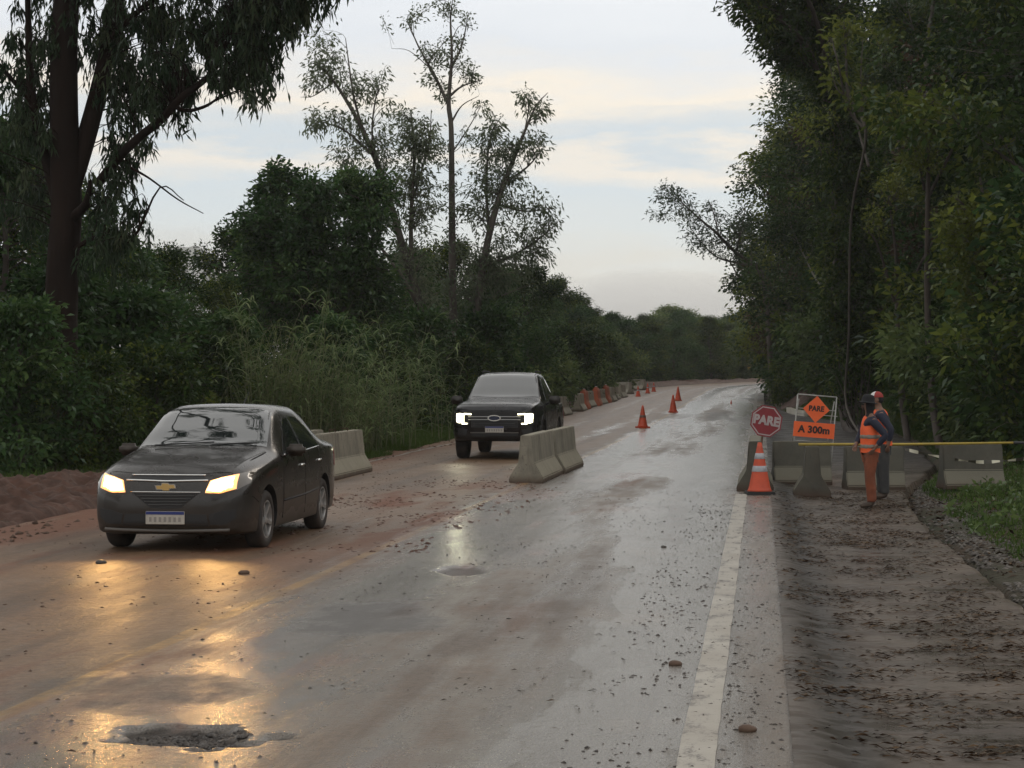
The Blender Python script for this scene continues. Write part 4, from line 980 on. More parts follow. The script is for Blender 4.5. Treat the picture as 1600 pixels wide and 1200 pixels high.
# broad-leaved weeds in the right verge
rng = np.random.default_rng(77)
n = 9000; y_ = 22 + 55 * rng.uniform(0, 1, n) ** 1.3; u_ = umax(y_) + .4 + 3.4 * rng.uniform(0, 1, n); x_, _ = W(u_, y_)
kp_ = fbm(x_ * .9, y_ * .7, 79, 4) > .5; x_, y_ = x_[kp_], y_[kp_]; n = len(x_)
pp = np.stack([x_, y_, terrain(x_, y_) + rng.uniform(.0, .14, n)], -1)
me = leaf_mesh('weeds', leaf_arrays(rng, pp, rng.normal(size=(n, 3)) + np.array([0, 0, .5]), .10, .055), np.clip(rng.normal(.5, .2, n), 0, 1), LEAF_MID)
me_obj('weeds', me, None, kind='stuff')
# ------------------------------------------------------------------ concrete barriers
def concrete(name, c1, c2, lit_slope=(.30, .27, .20)):
    q = NT(name)
    co = q.n('ShaderNodeTexCoord').outputs['Object']
    big = q.noise(co, 1.6, 6, .65); dr = q.noise(co, 5., 5, .65, (1, 1, .22)); fi = q.noise(co, 60., 3, .7); bug = q.noise(co, 24., 2, .5)
    c = q.mix(q.rng(big, .35, .65), c1, c2)
    c = q.mix(q.math('MULTIPLY', q.rng(dr, .50, .70), .75), c, (.085, .072, .055))
    c = q.mix(q.math('MULTIPLY', q.rng(bug, .64, .70), .5), c, (.07, .06, .05))
    z = q.n('ShaderNodeSeparateXYZ'); q.l(co, z.inputs[0])
    spl = q.math('MULTIPLY', q.rng(q.math('ADD', z.outputs[2], q.math('MULTIPLY', q.math('SUBTRACT', dr, .5), .22)), .16, .02), .85)
    c = q.mix(spl, c, (.075, .045, .030))                      # mud splashed on the foot
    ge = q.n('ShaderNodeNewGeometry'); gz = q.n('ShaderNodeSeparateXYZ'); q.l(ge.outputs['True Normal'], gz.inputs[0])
    c = q.mix(q.math('MULTIPLY', q.rng(gz.outputs[2], .25, .45), q.rng(big, .2, .6, .25, .6)), c, lit_slope)     # up-facing slopes painted paler, as if lit by the sky
    q.l(c, q.b.inputs['Base Color']); q.b.inputs['Roughness'].default_value = .8; q.b.inputs['Specular IOR Level'].default_value = .3
    q.l(q.bump(q.math('ADD', fi, q.math('MULTIPLY', dr, .6)), .35, .01), q.b.inputs['Normal'])
    return q.m
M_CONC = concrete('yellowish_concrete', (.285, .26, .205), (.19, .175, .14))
M_CONC2 = concrete('dark_grey_concrete', (.115, .108, .086), (.072, .070, .058), (.21, .195, .145))  # upper faces kept dark against the painted skylight of the foot
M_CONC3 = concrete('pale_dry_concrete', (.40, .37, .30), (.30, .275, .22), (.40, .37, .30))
M_RUST = mat('rusty_steel', (.06, .035, .022), (.10, .05, .03), 12, .8)
PROF = [(-.285, 0), (-.285, .09), (-.135, .335), (-.095, .79), (.095, .79), (.135, .335), (.285, .09), (.285, 0)]
def barrier_bm(L, seed, hs=1.):
    rng = np.random.default_rng(seed)
    bm = bmesh.new(); prism(bm, [(x, z * hs) for x, z in PROF], -L / 2, L / 2)
    bmesh.ops.bevel(bm, geom=list(bm.edges), offset=.014, segments=2, affect='EDGES', clamp_overlap=True)
    bmesh.ops.subdivide_edges(bm, edges=[e for e in bm.edges if e.calc_length() > .25], cuts=3, use_grid_fill=True)
    for v in bm.verts:                                      # chipped, uneven casting
        n_ = float(fbm(v.co.y * 3 + v.co.x * 2, v.co.z * 3, seed, 3)) - .5
        v.co.x += .014 * n_
        if abs(abs(v.co.y) - L / 2) < .03: v.co.y += .022 * (float(fbm(v.co.x * 7 + 3, v.co.z * 6, seed + 4, 3)) - .5)
        if v.co.z > .7 * hs: v.co.z += .012 * n_
    return bm
def barrier(label, loc, L, rotz, m, seed, group, hs=1., slots=0):
    o = thing('concrete_barrier', label, 'barrier', loc, rotz, group)
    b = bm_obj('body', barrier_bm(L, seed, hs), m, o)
    for k in range(slots):
        bm = bmesh.new(); y_ = (k - (slots - 1) / 2) * L * .32
        tube(bm, [(-.05, y_, .77), (-.05, y_, .84), (.05, y_, .84), (.05, y_, .77)], .009, 6)
        bm_obj('lifting_hook', bm, M_RUST, o)
    return o
def road_loc(u, Y, dz=0.):
    x_, _ = W(u, Y); x_ = float(x_)
    return (x_, Y, (rzf(x_, Y) if u < .44 else (shz(x_, Y) if u < float(umax(Y)) else tz(x_, Y))) - .012 + dz)
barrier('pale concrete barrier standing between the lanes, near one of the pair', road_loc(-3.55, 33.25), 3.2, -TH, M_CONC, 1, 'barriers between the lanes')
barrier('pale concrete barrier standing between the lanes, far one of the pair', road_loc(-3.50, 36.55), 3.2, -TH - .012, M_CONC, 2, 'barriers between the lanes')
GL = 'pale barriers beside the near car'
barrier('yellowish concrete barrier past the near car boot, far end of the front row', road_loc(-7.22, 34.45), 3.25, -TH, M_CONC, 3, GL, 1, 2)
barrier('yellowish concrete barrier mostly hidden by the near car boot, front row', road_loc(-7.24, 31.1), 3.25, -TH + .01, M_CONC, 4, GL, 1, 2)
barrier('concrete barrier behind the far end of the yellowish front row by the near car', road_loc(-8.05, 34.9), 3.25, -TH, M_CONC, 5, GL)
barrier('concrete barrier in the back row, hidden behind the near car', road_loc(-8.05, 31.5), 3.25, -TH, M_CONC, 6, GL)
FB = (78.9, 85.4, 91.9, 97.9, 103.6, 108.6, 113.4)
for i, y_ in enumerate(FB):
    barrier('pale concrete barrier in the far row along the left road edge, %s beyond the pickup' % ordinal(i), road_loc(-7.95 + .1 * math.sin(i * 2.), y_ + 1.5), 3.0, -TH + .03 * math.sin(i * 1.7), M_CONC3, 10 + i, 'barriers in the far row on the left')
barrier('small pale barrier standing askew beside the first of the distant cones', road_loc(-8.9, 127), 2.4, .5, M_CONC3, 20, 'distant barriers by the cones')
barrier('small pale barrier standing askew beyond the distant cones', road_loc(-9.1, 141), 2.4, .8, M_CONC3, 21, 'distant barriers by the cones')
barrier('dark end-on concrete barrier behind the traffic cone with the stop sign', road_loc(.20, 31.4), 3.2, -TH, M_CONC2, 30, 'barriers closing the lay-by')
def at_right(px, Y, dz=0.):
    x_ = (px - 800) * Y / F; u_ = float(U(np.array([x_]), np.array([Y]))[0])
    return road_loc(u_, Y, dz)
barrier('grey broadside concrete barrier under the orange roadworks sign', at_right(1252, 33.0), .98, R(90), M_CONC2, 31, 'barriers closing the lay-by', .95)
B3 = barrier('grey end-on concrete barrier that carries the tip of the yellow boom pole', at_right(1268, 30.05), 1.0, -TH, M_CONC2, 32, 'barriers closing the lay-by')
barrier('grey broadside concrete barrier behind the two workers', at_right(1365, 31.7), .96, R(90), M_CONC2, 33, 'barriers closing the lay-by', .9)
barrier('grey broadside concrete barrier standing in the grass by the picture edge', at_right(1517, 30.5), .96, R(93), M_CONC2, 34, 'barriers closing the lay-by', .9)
# orange plastic water-filled blocks between the far barriers
M_ORPL = mat('orange_plastic', (.46, .11, .045), (.34, .10, .05), 5, .6)
def plastic_block(label, u_, y_):
    o = thing('plastic_barrier', label, 'barrier', road_loc(u_, y_), -TH, 'orange plastic barriers in the far row')
    bm = bmesh.new(); prism(bm, [(-.28, 0), (-.28, .12), (-.17, .36), (-.12, .82), (-.06, .9), (.06, .9), (.12, .82), (.17, .36), (.28, .12), (.28, 0)], -.75, .75)
    bevel_all(bm, .025, 2); bm_obj('body', bm, M_ORPL, o)
    bm = bmesh.new(); box(bm, (0, 0, .925), (.10, .9, .05)); bevel_all(bm, .012); bm_obj('top_rail', bm, M_ORPL, o)
    bm = bmesh.new(); lathe(bm, [(.045, .945), (.045, .975), (.0, .978)], 14); bm_obj('filler_cap', bm, mat('white_plastic', (.7, .7, .68), rough=.5), o)
for i, y_ in enumerate((89.6, 96.2, 102.2)):
    plastic_block('orange plastic barrier in the far row, %s among the concrete ones' % ordinal(i), -7.9, y_)

# ------------------------------------------------------------------ traffic cones
M_CONE = mat('orange_cone_rubber', (.60, .075, .022), (.46, .06, .022), 5, .5)
M_CONE_BASE = mat('black_cone_base', (.018, .018, .018), rough=.7)
M_BAND = mat('reflective_grey_band', (.46, .47, .50), (.34, .34, .36), 14, .45)
M_BAND_DIRTY = mat('dirty_dark_band', (.20, .12, .09), (.14, .09, .07), 8, .6)
def cone(label, loc, group, h=.76, base=M_CONE_BASE, band=M_BAND, bands=((.40, .52), (.66, .78)), rot=0.):
    o = thing('traffic_cone', label, 'cone', loc, rot, group)
    s = h / .76
    bm = bmesh.new(); box(bm, (0, 0, .03 * s), (.40 * s, .40 * s, .06 * s)); bevel_all(bm, .012, 2); bm_obj('base', bm, base, o)
    rr = lambda t: (.165 - .137 * t) * s
    bm = bmesh.new()
    lathe(bm, [(rr(0) + .02 * s, .058 * s), (rr(0), .085 * s)] + [(rr(t), (.06 + .70 * t) * s) for t in (.1, .3, .5, .7, .9, 1.)] + [(.018 * s, .75 * s), (.0, .75 * s)], 28)
    bm_obj('cone_body', bm, M_CONE, o, True)
    for a, b in bands:
        bm = bmesh.new()
        lathe(bm, [(rr(a) + .001, (.06 + .70 * a) * s), (rr(a) + .004, (.06 + .70 * a + .004) * s), (rr(b) + .004, (.06 + .70 * b - .004) * s), (rr(b) + .001, (.06 + .70 * b) * s)], 28)
        bm_obj('reflective_band', bm, band, o, True)
    return o
CONE_LOC = Vector(at_right(1187, 29.05))
cone('orange traffic cone with two grey bands and black base holding the red stop sign', CONE_LOC, None, .80)
cone('orange traffic cone on the centre line, nearest the pickup', road_loc(-3.62, 64), 'cones along the centre line', .76, M_CONE, M_BAND_DIRTY, ((.42, .54),), .3)
cone('orange traffic cone on the centre line, middle of three', road_loc(-3.5, 83.5), 'cones along the centre line', .78, M_CONE, M_CONE, ((.42, .54),))
cone('orange traffic cone on the centre line, farthest of three', road_loc(-4.25, 106), 'cones along the centre line', .80, M_CONE, M_CONE, ((.42, .54),))
for i, (px_, y_) in enumerate(((997, 118), (1012, 128), (1021.5, 134))):
    x_ = (px_ - 800) * y_ / F; u_ = float(U(np.array([x_]), np.array([float(y_)]))[0])
    cone('small distant orange cone past the end of the far barrier row, %s from the barriers' % ordinal(i), road_loc(u_, y_), 'distant cones past the far barriers', .66, M_CONE, M_BAND, ((.5, .62),))
cone('tiny orange cone alone in the right lane far off', road_loc(-1.25, 100), None, .22, M_CONE, M_CONE, ((.4, .5),))

# ------------------------------------------------------------------ signs
def text_obj(s, size, m, parent, loc, name, bold=.0, roll=0., sx=1.):
    c = bpy.data.curves.new(name, 'FONT'); c.body = s; c.size = size; c.align_x = 'CENTER'; c.align_y = 'CENTER'; c.extrude = .002; c.offset = bold; c.space_character = 1.04
    t = bpy.data.objects.new(name, c); COL.objects.link(t); bpy.context.view_layer.update()
    me = bpy.data.meshes.new_from_object(t.evaluated_get(bpy.context.evaluated_depsgraph_get()))
    COL.objects.unlink(t); bpy.data.objects.remove(t)
    me.transform(Matrix.Rotation(roll, 4, 'Y') @ Matrix.Rotation(R(90), 4, 'X') @ Matrix.Diagonal((sx, 1, 1, 1)))
    o = me_obj(name, me, m, parent); o.location = loc
    return o
def plate(bm, pts, y, th):
    a = [bm.verts.new((x, y, z)) for x, z in pts]; b = [bm.verts.new((x, y + th, z)) for x, z in pts]
    n = len(a)
    bm.faces.new(a); bm.faces.new(b[::-1])
    for k in range(n): bm.faces.new((a[(k + 1) % n], a[k], b[k], b[(k + 1) % n]))
    bmesh.ops.recalc_face_normals(bm, faces=list(bm.faces))
def ring_plate(bm, po, pi_, y, th):
    n = len(po)
    vo = [bm.verts.new((x, y, z)) for x, z in po]; vi = [bm.verts.new((x, y, z)) for x, z in pi_]
    vo2 = [bm.verts.new((x, y + th, z)) for x, z in po]; vi2 = [bm.verts.new((x, y + th, z)) for x, z in pi_]
    for k in range(n):
        j = (k + 1) % n
        bm.faces.new((vo[k], vo[j], vi[j], vi[k])); bm.faces.new((vo[j], vo[k], vo2[k], vo2[j])); bm.faces.new((vi[k], vi[j], vi2[j], vi2[k])); bm.faces.new((vo2[j], vo2[k], vi2[k], vi2[j]))
    bmesh.ops.recalc_face_normals(bm, faces=list(bm.faces))
M_SIGNRED = mat('faded_red_sign_face', (.235, .018, .026), (.185, .016, .022), 3, .5)
M_SIGNWHITE = mat('dull_white_sign_print', (.42, .36, .35), (.34, .28, .28), 6, .5)
M_SIGNOR = mat('orange_sign_face', (.86, .135, .026), (.80, .12, .026), 3, .42)
M_BLACK = mat('black_sign_print', (.03, .014, .01), rough=.6)
M_WOOD = mat('wooden_stick', (.13, .08, .045), (.08, .05, .03), 8, .7)
M_TUBE = mat('dull_white_steel_tube', (.42, .42, .40), (.26, .25, .22), 8, .5)
roll = R(9.5)
so = thing('stop_sign', 'red octagonal PARE sign on a short stick stuck in a traffic cone', 'sign', CONE_LOC + Vector((.0, .0, .55)))
S = Vector(((1197 - 800) * 29.05 / F, 29.02, CAM_H - (658 - 592) * 29.05 / F)) - so.location
octo = lambda r: [(S.x + r * math.cos(R(22.5 + 45 * k) - roll), S.z + r * math.sin(R(22.5 + 45 * k) - roll)) for k in range(8)]
bm = bmesh.new(); plate(bm, octo(.252), S.y, .006); bm_obj('sign_face', bm, M_SIGNRED, so)
bm = bmesh.new(); ring_plate(bm, octo(.232), octo(.214), S.y - .003, .0025); bm_obj('sign_border', bm, M_SIGNWHITE, so)
text_obj('PARE', .185, M_SIGNWHITE, so, (S.x, S.y - .0035, S.z + .005), 'lettering', .010, roll, .90)
bm = bmesh.new(); tube(bm, [(0, 0.0, -.02), (.015, .012, .15), (S.x, S.y + .028, S.z + .12)], [.018, .018, .016], 10); bm_obj('stick', bm, M_WOOD, so, True)

so = thing('roadworks_sign', 'orange roadworks sign frame with PARE diamond over an A 300m panel behind the barriers', 'sign', at_right(1266, 37.0, .0))
so.rotation_euler = (0, R(4.6), R(3))
tb = [(-.365, .0, 0), (-.365, 0, 1.51), (.395, 0, 1.51), (.395, 0, 0)]
bm = bmesh.new(); tube(bm, tb[0:2], .013, 8); bm_obj('frame_tube', bm, M_TUBE, so, True)
bm = bmesh.new(); tube(bm, tb[1:3], .013, 8); bm_obj('frame_tube', bm, M_TUBE, so, True)
bm = bmesh.new(); tube(bm, tb[2:4], .013, 8); bm_obj('frame_tube', bm, M_TUBE, so, True)
for z_, a_, b_ in ((1.245, -.365, .395), (1.14, -.365, .44), (.62, -.365, .395)):
    bm = bmesh.new(); tube(bm, [(a_, .012, z_), (b_, .012, z_)], .009, 8); bm_obj('crossbar', bm, M_TUBE, so, True)
for x_ in (-.33, .36):
    bm = bmesh.new(); tube(bm, [(x_, .02, 1.42), (x_, .62, .035)], .012, 8); bm_obj('rear_leg', bm, M_TUBE, so, True)
bm = bmesh.new(); plate(bm, [(.015, .985), (.275, 1.245), (.015, 1.505), (-.245, 1.245)], -.022, .006); bm_obj('diamond_panel', bm, M_SIGNOR, so)
text_obj('PARE', .142, M_BLACK, so, (.015, -.0255, 1.255), 'lettering', .006, 0, .90)
bm = bmesh.new(); plate(bm, [(-.40, .70), (.40, .70), (.40, .99), (-.40, .99)], -.030, .006); bm_obj('distance_panel', bm, M_SIGNOR, so)
text_obj('A 300m', .185, M_BLACK, so, (.0, -.0335, .845), 'lettering', .008, 0, 1.0)

x_, y_ = (1170 - 800) * 205 / F, 205.
so = thing('curve_sign', 'tiny yellow warning sign on a thin post at the far bend', 'sign', (x_, y_, float(g(y_)) - .1))
bm = bmesh.new(); tube(bm, [(0, 0, 0), (0, 0, 2.1)], .04, 8); bm_obj('post', bm, M_TUBE, so)
bm = bmesh.new(); plate(bm, [(.0, 1.05), (.36, 1.6), (0, 2.15), (-.36, 1.6)], -.06, .01); bm_obj('sign_face', bm, mat('yellow_sign_face', (.55, .36, .03), rough=.5), so)

# ------------------------------------------------------------------ boom pole and warning tape
M_YEL = mat('yellow_painted_pole', (.42, .30, .035), (.32, .23, .04), 6, .45)
bl = Vector(B3.location)
p0 = Vector(((1248 - 800) * 29.75 / F, 29.75, bl.z + .79 + .022)); p1 = Vector(((1585 - 800) * 30.0 / F, 30.0, bl.z + .83)); p2 = Vector(((1650 - 800) * 30.05 / F, 30.05, bl.z + .82))
bo = thing('boom_pole', 'long thin yellow boom pole lying across the closed lay-by on the barrier top', 'barrier pole', p0)
bm = bmesh.new(); tube(bm, [Vector((0, 0, 0)), (p1 - p0) * .5 + Vector((0, 0, -.012)), p1 - p0], [.023, .022, .018], 12); bm_obj('pole', bm, M_YEL, bo, True)
bm = bmesh.new(); tube(bm, [p1 - p0 - Vector((.02, 0, 0)), p2 - p0], .022, 10); bm_obj('pole_tail', bm, mat('dark_steel', (.03, .03, .03), rough=.5), bo, True)
q_ = p2 - p0; zt = tz(p2.x, p2.y) - p0.z
bm = bmesh.new(); box(bm, (q_.x, q_.y + .09, (q_.z + .15 + zt) / 2), (.12, .12, q_.z + .15 - zt)); bevel_all(bm, .01); bm_obj('pivot_post', bm, M_YEL, bo)
q = NT('white_and_dark_tape')
uvn = q.n('ShaderNodeTexCoord').outputs['Object']; wv = q.n('ShaderNodeTexWave'); wv.inputs['Scale'].default_value = 1.25; wv.inputs['Distortion'].default_value = 0; q.l(uvn, wv.inputs[0])
q.l(q.mix(q.rng(wv.outputs['Fac'], .45, .55), (.05, .045, .03), (.60, .57, .44)), q.b.inputs['Base Color']); q.b.inputs['Roughness'].default_value = .5
tp = [(1414, 702, 31.6), (1440, 708, 31.4), (1470, 714, 31.0), (1500, 719, 30.2), (1535, 722, 30.15), (1570, 720, 30.15), (1610, 716, 30.15)]
L3 = np.array([px3(a, b, c) for a, b, c in tp]); sm_, _ = smooth_line(L3, [1] * len(tp), 8)
tw = np.stack([np.zeros(len(sm_)), .012 * np.cos(np.arange(len(sm_)) * .35), .022 * np.abs(np.sin(np.arange(len(sm_)) * .22 + .6)) + .006], -1)
org = sm_[0].copy(); A = sm_ - org
v = np.concatenate([A - tw, A + tw]); n = len(A); fcs = [[i, i + 1, n + i + 1, n + i] for i in range(n - 1)]
o = me_obj('warning_tape', np_mesh('warning_tape', v, fcs), q.m); o.location = org; tag(o, 'thin sagging striped warning tape strung in front of the grass barrier', 'tape')
# ------------------------------------------------------------------ vehicles
def pchip(x, y, xq):
    x = np.asarray(x, float); y = np.asarray(y, float); h_ = np.diff(x); dl = np.diff(y) / h_
    m = np.zeros_like(y); m[1:-1] = np.where(dl[:-1] * dl[1:] > 0, 2 * dl[:-1] * dl[1:] / (dl[:-1] + dl[1:] + 1e-12), 0); m[0] = dl[0]; m[-1] = dl[-1]
    i = np.clip(np.searchsorted(x, xq) - 1, 0, len(x) - 2); t = (xq - x[i]) / h_[i]
    return y[i] * (2 * t ** 3 - 3 * t * t + 1) + m[i] * h_[i] * (t ** 3 - 2 * t * t + t) + y[i + 1] * (-2 * t ** 3 + 3 * t * t) + m[i + 1] * h_[i] * (t ** 3 - t * t)
def catmull(pts, m):
    P_ = np.asarray(pts, float); P_ = np.vstack([2 * P_[0] - P_[1], P_, 2 * P_[-1] - P_[-2]]); out = []
    for i in range(1, len(P_) - 2):
        for k in range(m):
            t = k / m; a, b, c, d = P_[i - 1:i + 3]
            out.append(.5 * (2 * b + (c - a) * t + (2 * a - 5 * b + 4 * c - d) * t * t + (-a + 3 * b - 3 * c + d) * t ** 3))
    out.append(P_[-2])
    return np.array(out)
class Car:
    def __init__(s, rows, ny):
        """rows: y, bottom z, half width, shoulder z, half width at top edge, top edge z, centre top z (front of the car towards -y)"""
        rows = np.array(rows, float); yy = np.unique(np.concatenate([np.linspace(rows[0, 0], rows[-1, 0], ny), rows[:, 0]]))
        zb, w, zs, wt, zt, zc = [pchip(rows[:, 0], rows[:, k], yy) for k in range(1, 7)]
        V = []
        for i in range(len(yy)):
            mid = zb[i] + .5 * (zs[i] - zb[i])
            e = np.array([wt[i], zt[i]]); sh = np.array([.965 * w[i], zs[i]])
            half = [(0, zb[i]), (.6 * w[i], zb[i]), (.92 * w[i], zb[i] + .015), (.98 * w[i], zb[i] + .10), (w[i], mid), (.99 * w[i], zs[i] - .10 * (zs[i] - zb[i])), tuple(sh), tuple(sh * .62 + e * .38 + np.array([.012, 0])), tuple(sh * .25 + e * .75 + np.array([.012, 0])), tuple(e),
                    (wt[i] * .86, zt[i] + .62 * (zc[i] - zt[i])), (wt[i] * .5, zc[i] - .12 * (zc[i] - zt[i])), (0, zc[i])]
            h2 = catmull(half, 3)
            ring = np.concatenate([h2, h2[-2:0:-1] * np.array([-1, 1])])
            V.append(np.stack([ring[:, 0], np.full(len(ring), yy[i]), ring[:, 1]], -1))
        s.k = len(V[0]); s.n = len(V)
        bm = bmesh.new(); rv = [[bm.verts.new(p) for p in r] for r in V]
        for a, b in zip(rv, rv[1:]):
            for j in range(s.k): bm.faces.new((a[j], a[(j + 1) % s.k], b[(j + 1) % s.k], b[j]))
        bm.faces.new(rv[0][::-1]); bm.faces.new(rv[-1])
        bmesh.ops.recalc_face_normals(bm, faces=list(bm.faces))
        s.me = bpy.data.meshes.new('body'); bm.to_mesh(s.me); s.bvh = BVHTree.FromBMesh(bm); bm.free()
    def cut(s, cyl, paint, dark):
        """wheel arches cut out of the shell; (x0, x1, y, z, r)"""
        s.me.materials.append(paint); s.me.materials.append(dark)
        o = bpy.data.objects.new('b', s.me); COL.objects.link(o); tmp = []
        for x0, x1, y, z, r in cyl:
            bm = bmesh.new(); bmesh.ops.create_cone(bm, cap_ends=True, segments=48, radius1=r, radius2=r, depth=abs(x1 - x0), matrix=Matrix.Translation(((x0 + x1) / 2, y, z)) @ Matrix.Rotation(R(90), 4, 'Y'))
            me = bpy.data.meshes.new('c'); bm.to_mesh(me); bm.free(); me.materials.append(paint); me.materials.append(dark)
            for p in me.polygons: p.material_index = 1
            c = bpy.data.objects.new('c', me); COL.objects.link(c); tmp.append(c)
            md = o.modifiers.new('x', 'BOOLEAN'); md.operation = 'DIFFERENCE'; md.solver = 'EXACT'; md.object = c
        bpy.context.view_layer.update()
        me = bpy.data.meshes.new_from_object(o.evaluated_get(bpy.context.evaluated_depsgraph_get()))
        for t in tmp + [o]: COL.objects.unlink(t); bpy.data.objects.remove(t)
        for p in me.polygons: p.use_smooth = True
        me.set_sharp_from_angle(angle=R(34))
        return me
    def panel(s, name, bottom, top, how, off, m, parent, nu=14, nv=8, depth=.02, side=1, dome=0.):
        """a panel that hugs the shell: ruled between two outlines given in (y,z) 'side', (x,z) 'front'/'rear' or (x,y) 'top'"""
        def res(p, n):
            p = np.array(p, float); L = np.concatenate([[0], np.cumsum(np.linalg.norm(np.diff(p, axis=0), axis=1))]); q_ = np.linspace(0, L[-1], n)
            return np.stack([np.interp(q_, L, p[:, 0]), np.interp(q_, L, p[:, 1])], -1)
        a = res(bottom, nu); b = res(top, nu); bm = bmesh.new(); gridv = []; inn = []
        for j in range(nv):
            t = j / (nv - 1); row = []; r2 = []
            for i in range(nu):
                p = a[i] * (1 - t) + b[i] * t
                if how == 'side': o_, d = Vector((3 * side, p[0], p[1])), Vector((-side, 0, 0))
                elif how == 'front': o_, d = Vector((p[0], -6, p[1])), Vector((0, 1, 0))
                elif how == 'rear': o_, d = Vector((p[0], 6, p[1])), Vector((0, -1, 0))
                else: o_, d = Vector((p[0], p[1], 5)), Vector((0, 0, -1))
                h_, n_, _, _ = s.bvh.ray_cast(o_, d)
                if h_ is None: h_, n_, _, _ = s.bvh.find_nearest(o_ + d * 3)
                if n_.dot(d) > 0: n_ = -n_
                bulge = dome * (1 - (2 * t - 1) ** 2) * (1 - (2 * i / (nu - 1) - 1) ** 2)
                row.append(bm.verts.new(h_ + n_ * (off + bulge))); r2.append(bm.verts.new(h_ - n_ * depth))
            gridv.append(row); inn.append(r2)
        for j in range(nv - 1):
            for i in range(nu - 1): bm.faces.new((gridv[j][i], gridv[j][i + 1], gridv[j + 1][i + 1], gridv[j + 1][i]))
        edge = [(0, i) for i in range(nu)] + [(j, nu - 1) for j in range(1, nv)] + [(nv - 1, i) for i in range(nu - 2, -1, -1)] + [(j, 0) for j in range(nv - 2, 0, -1)]
        for k in range(len(edge)):
            j, i = edge[k]; j2, i2 = edge[(k + 1) % len(edge)]
            bm.faces.new((gridv[j2][i2], gridv[j][i], inn[j][i], inn[j2][i2]))
        for r in inn:
            for v in r:
                if not v.link_faces: bm.verts.remove(v)
        bmesh.ops.recalc_face_normals(bm, faces=list(bm.faces))
        o = bm_obj(name, bm, m, parent, True)
        o.data.set_sharp_from_angle(angle=R(45))
        return o
    def seam(s, name, pts, how, r, m, parent, side=1, off=0.):
        """a thin rod laid on the shell: trim or a chrome bar"""
        out = []
        for p in pts:
            if how == 'side': o_, d = Vector((3 * side, p[0], p[1])), Vector((-side, 0, 0))
            elif how == 'front': o_, d = Vector((p[0], -6, p[1])), Vector((0, 1, 0))
            else: o_, d = Vector((p[0], p[1], 5)), Vector((0, 0, -1))
            h_, n_, _, _ = s.bvh.ray_cast(o_, d)
            if h_ is None: continue
            if n_.dot(d) > 0: n_ = -n_
            out.append(h_ + n_ * off)
        bm = bmesh.new(); tube(bm, out, r, 8); return bm_obj(name, bm, m, parent, True)
def mirror_pts(p):
    return [(-x, z) for x, z in p]
M_TYRE = mat('muddy_black_tyre', (.012, .012, .012), (.045, .032, .025), 6, .8)
M_RIM = mat('silver_rim', (.50, .50, .50), (.34, .32, .30), 9, .3, metal=.6)
M_RIMDARK = mat('dark_grey_rim', (.06, .06, .062), rough=.4, metal=.6)
M_DARK = mat('matt_black_plastic', (.014, .014, .015), rough=.6)
M_CHROME = mat('chrome', (.72, .72, .70), rough=.15, metal=1.)
M_GLASS = mat('dark_car_glass', (.012, .016, .016), rough=.03, spec=1., coat=1.); M_GLASS.node_tree.nodes['Principled BSDF'].inputs['Coat IOR'].default_value = 1.9
M_PLATE = mat('white_licence_plate', (.48, .45, .40), (.40, .37, .32), 20, .5)
M_BLUE = mat('blue_plate_strip', (.015, .03, .16), rough=.5)
def wheel(parent, x, y, r, wd, side, rimm, spokes=5):
    w_ = bpy.data.objects.new('wheel', None); link(w_, parent); w_.location = (x, y, r); w_.rotation_euler = (0, R(90) * side, 0)
    bm = bmesh.new(); h_ = wd / 2
    lathe(bm, [(r * .64, -h_ * .9), (r * .80, -h_), (r * .94, -h_ * .92), (r * .99, -h_ * .7), (r, -h_ * .3), (r, h_ * .3), (r * .99, h_ * .7), (r * .94, h_ * .92), (r * .80, h_), (r * .66, h_ * .92), (r * .62, h_ * .5), (r * .62, -h_ * .5), (r * .64, -h_ * .9)], 40)
    bm_obj('tyre', bm, M_TYRE, w_, True)
    bm = bmesh.new()
    lathe(bm, [(r * .66, h_ * .90), (r * .61, h_ * .90), (r * .58, h_ * .55), (r * .60, -h_ * .3)], 40, None, False)
    for k in range(spokes):
        a = 2 * math.pi * k / spokes; c_, s_ = math.cos(a), math.sin(a)
        vs = box(bm, (0, 0, 0), (r * .52, r * .13, .03), None)
        bmesh.ops.transform(bm, matrix=Matrix.Rotation(a, 4, 'Z') @ Matrix.Translation((r * .34, 0, h_ * .66)) @ Matrix.Rotation(R(-8), 4, 'Y'), verts=vs)
    lathe(bm, [(r * .17, h_ * .5), (r * .16, h_ * .8), (r * .10, h_ * .86), (0, h_ * .88)], 20)
    o = bm_obj('rim', bm, rimm, w_, True); o.data.set_sharp_from_angle(angle=R(35))
    bm = bmesh.new(); lathe(bm, [(0, -h_ * .1), (r * .42, -h_ * .1), (r * .42, h_ * .02), (0, h_ * .02)], 24); bm_obj('brake_disc', bm, M_RIMDARK, w_)
    return w_
def mirror_unit(parent, x, y, z, sx, m, w_=.20, hh=.13):
    bm = bmesh.new(); box(bm, (0, 0, 0), (w_, .11, hh)); bevel_all(bm, .035, 3)
    o = bm_obj('mirror', bm, m, parent, True); o.location = (x, y, z)
    bm = bmesh.new(); tube(bm, [(-sx * w_ * .45, .01, -hh * .2), (-sx * (w_ * .5 + .09), .03, -hh * .55)], [.025, .03], 8); bm_obj('mirror_arm', bm, M_DARK, o, True)
    return o
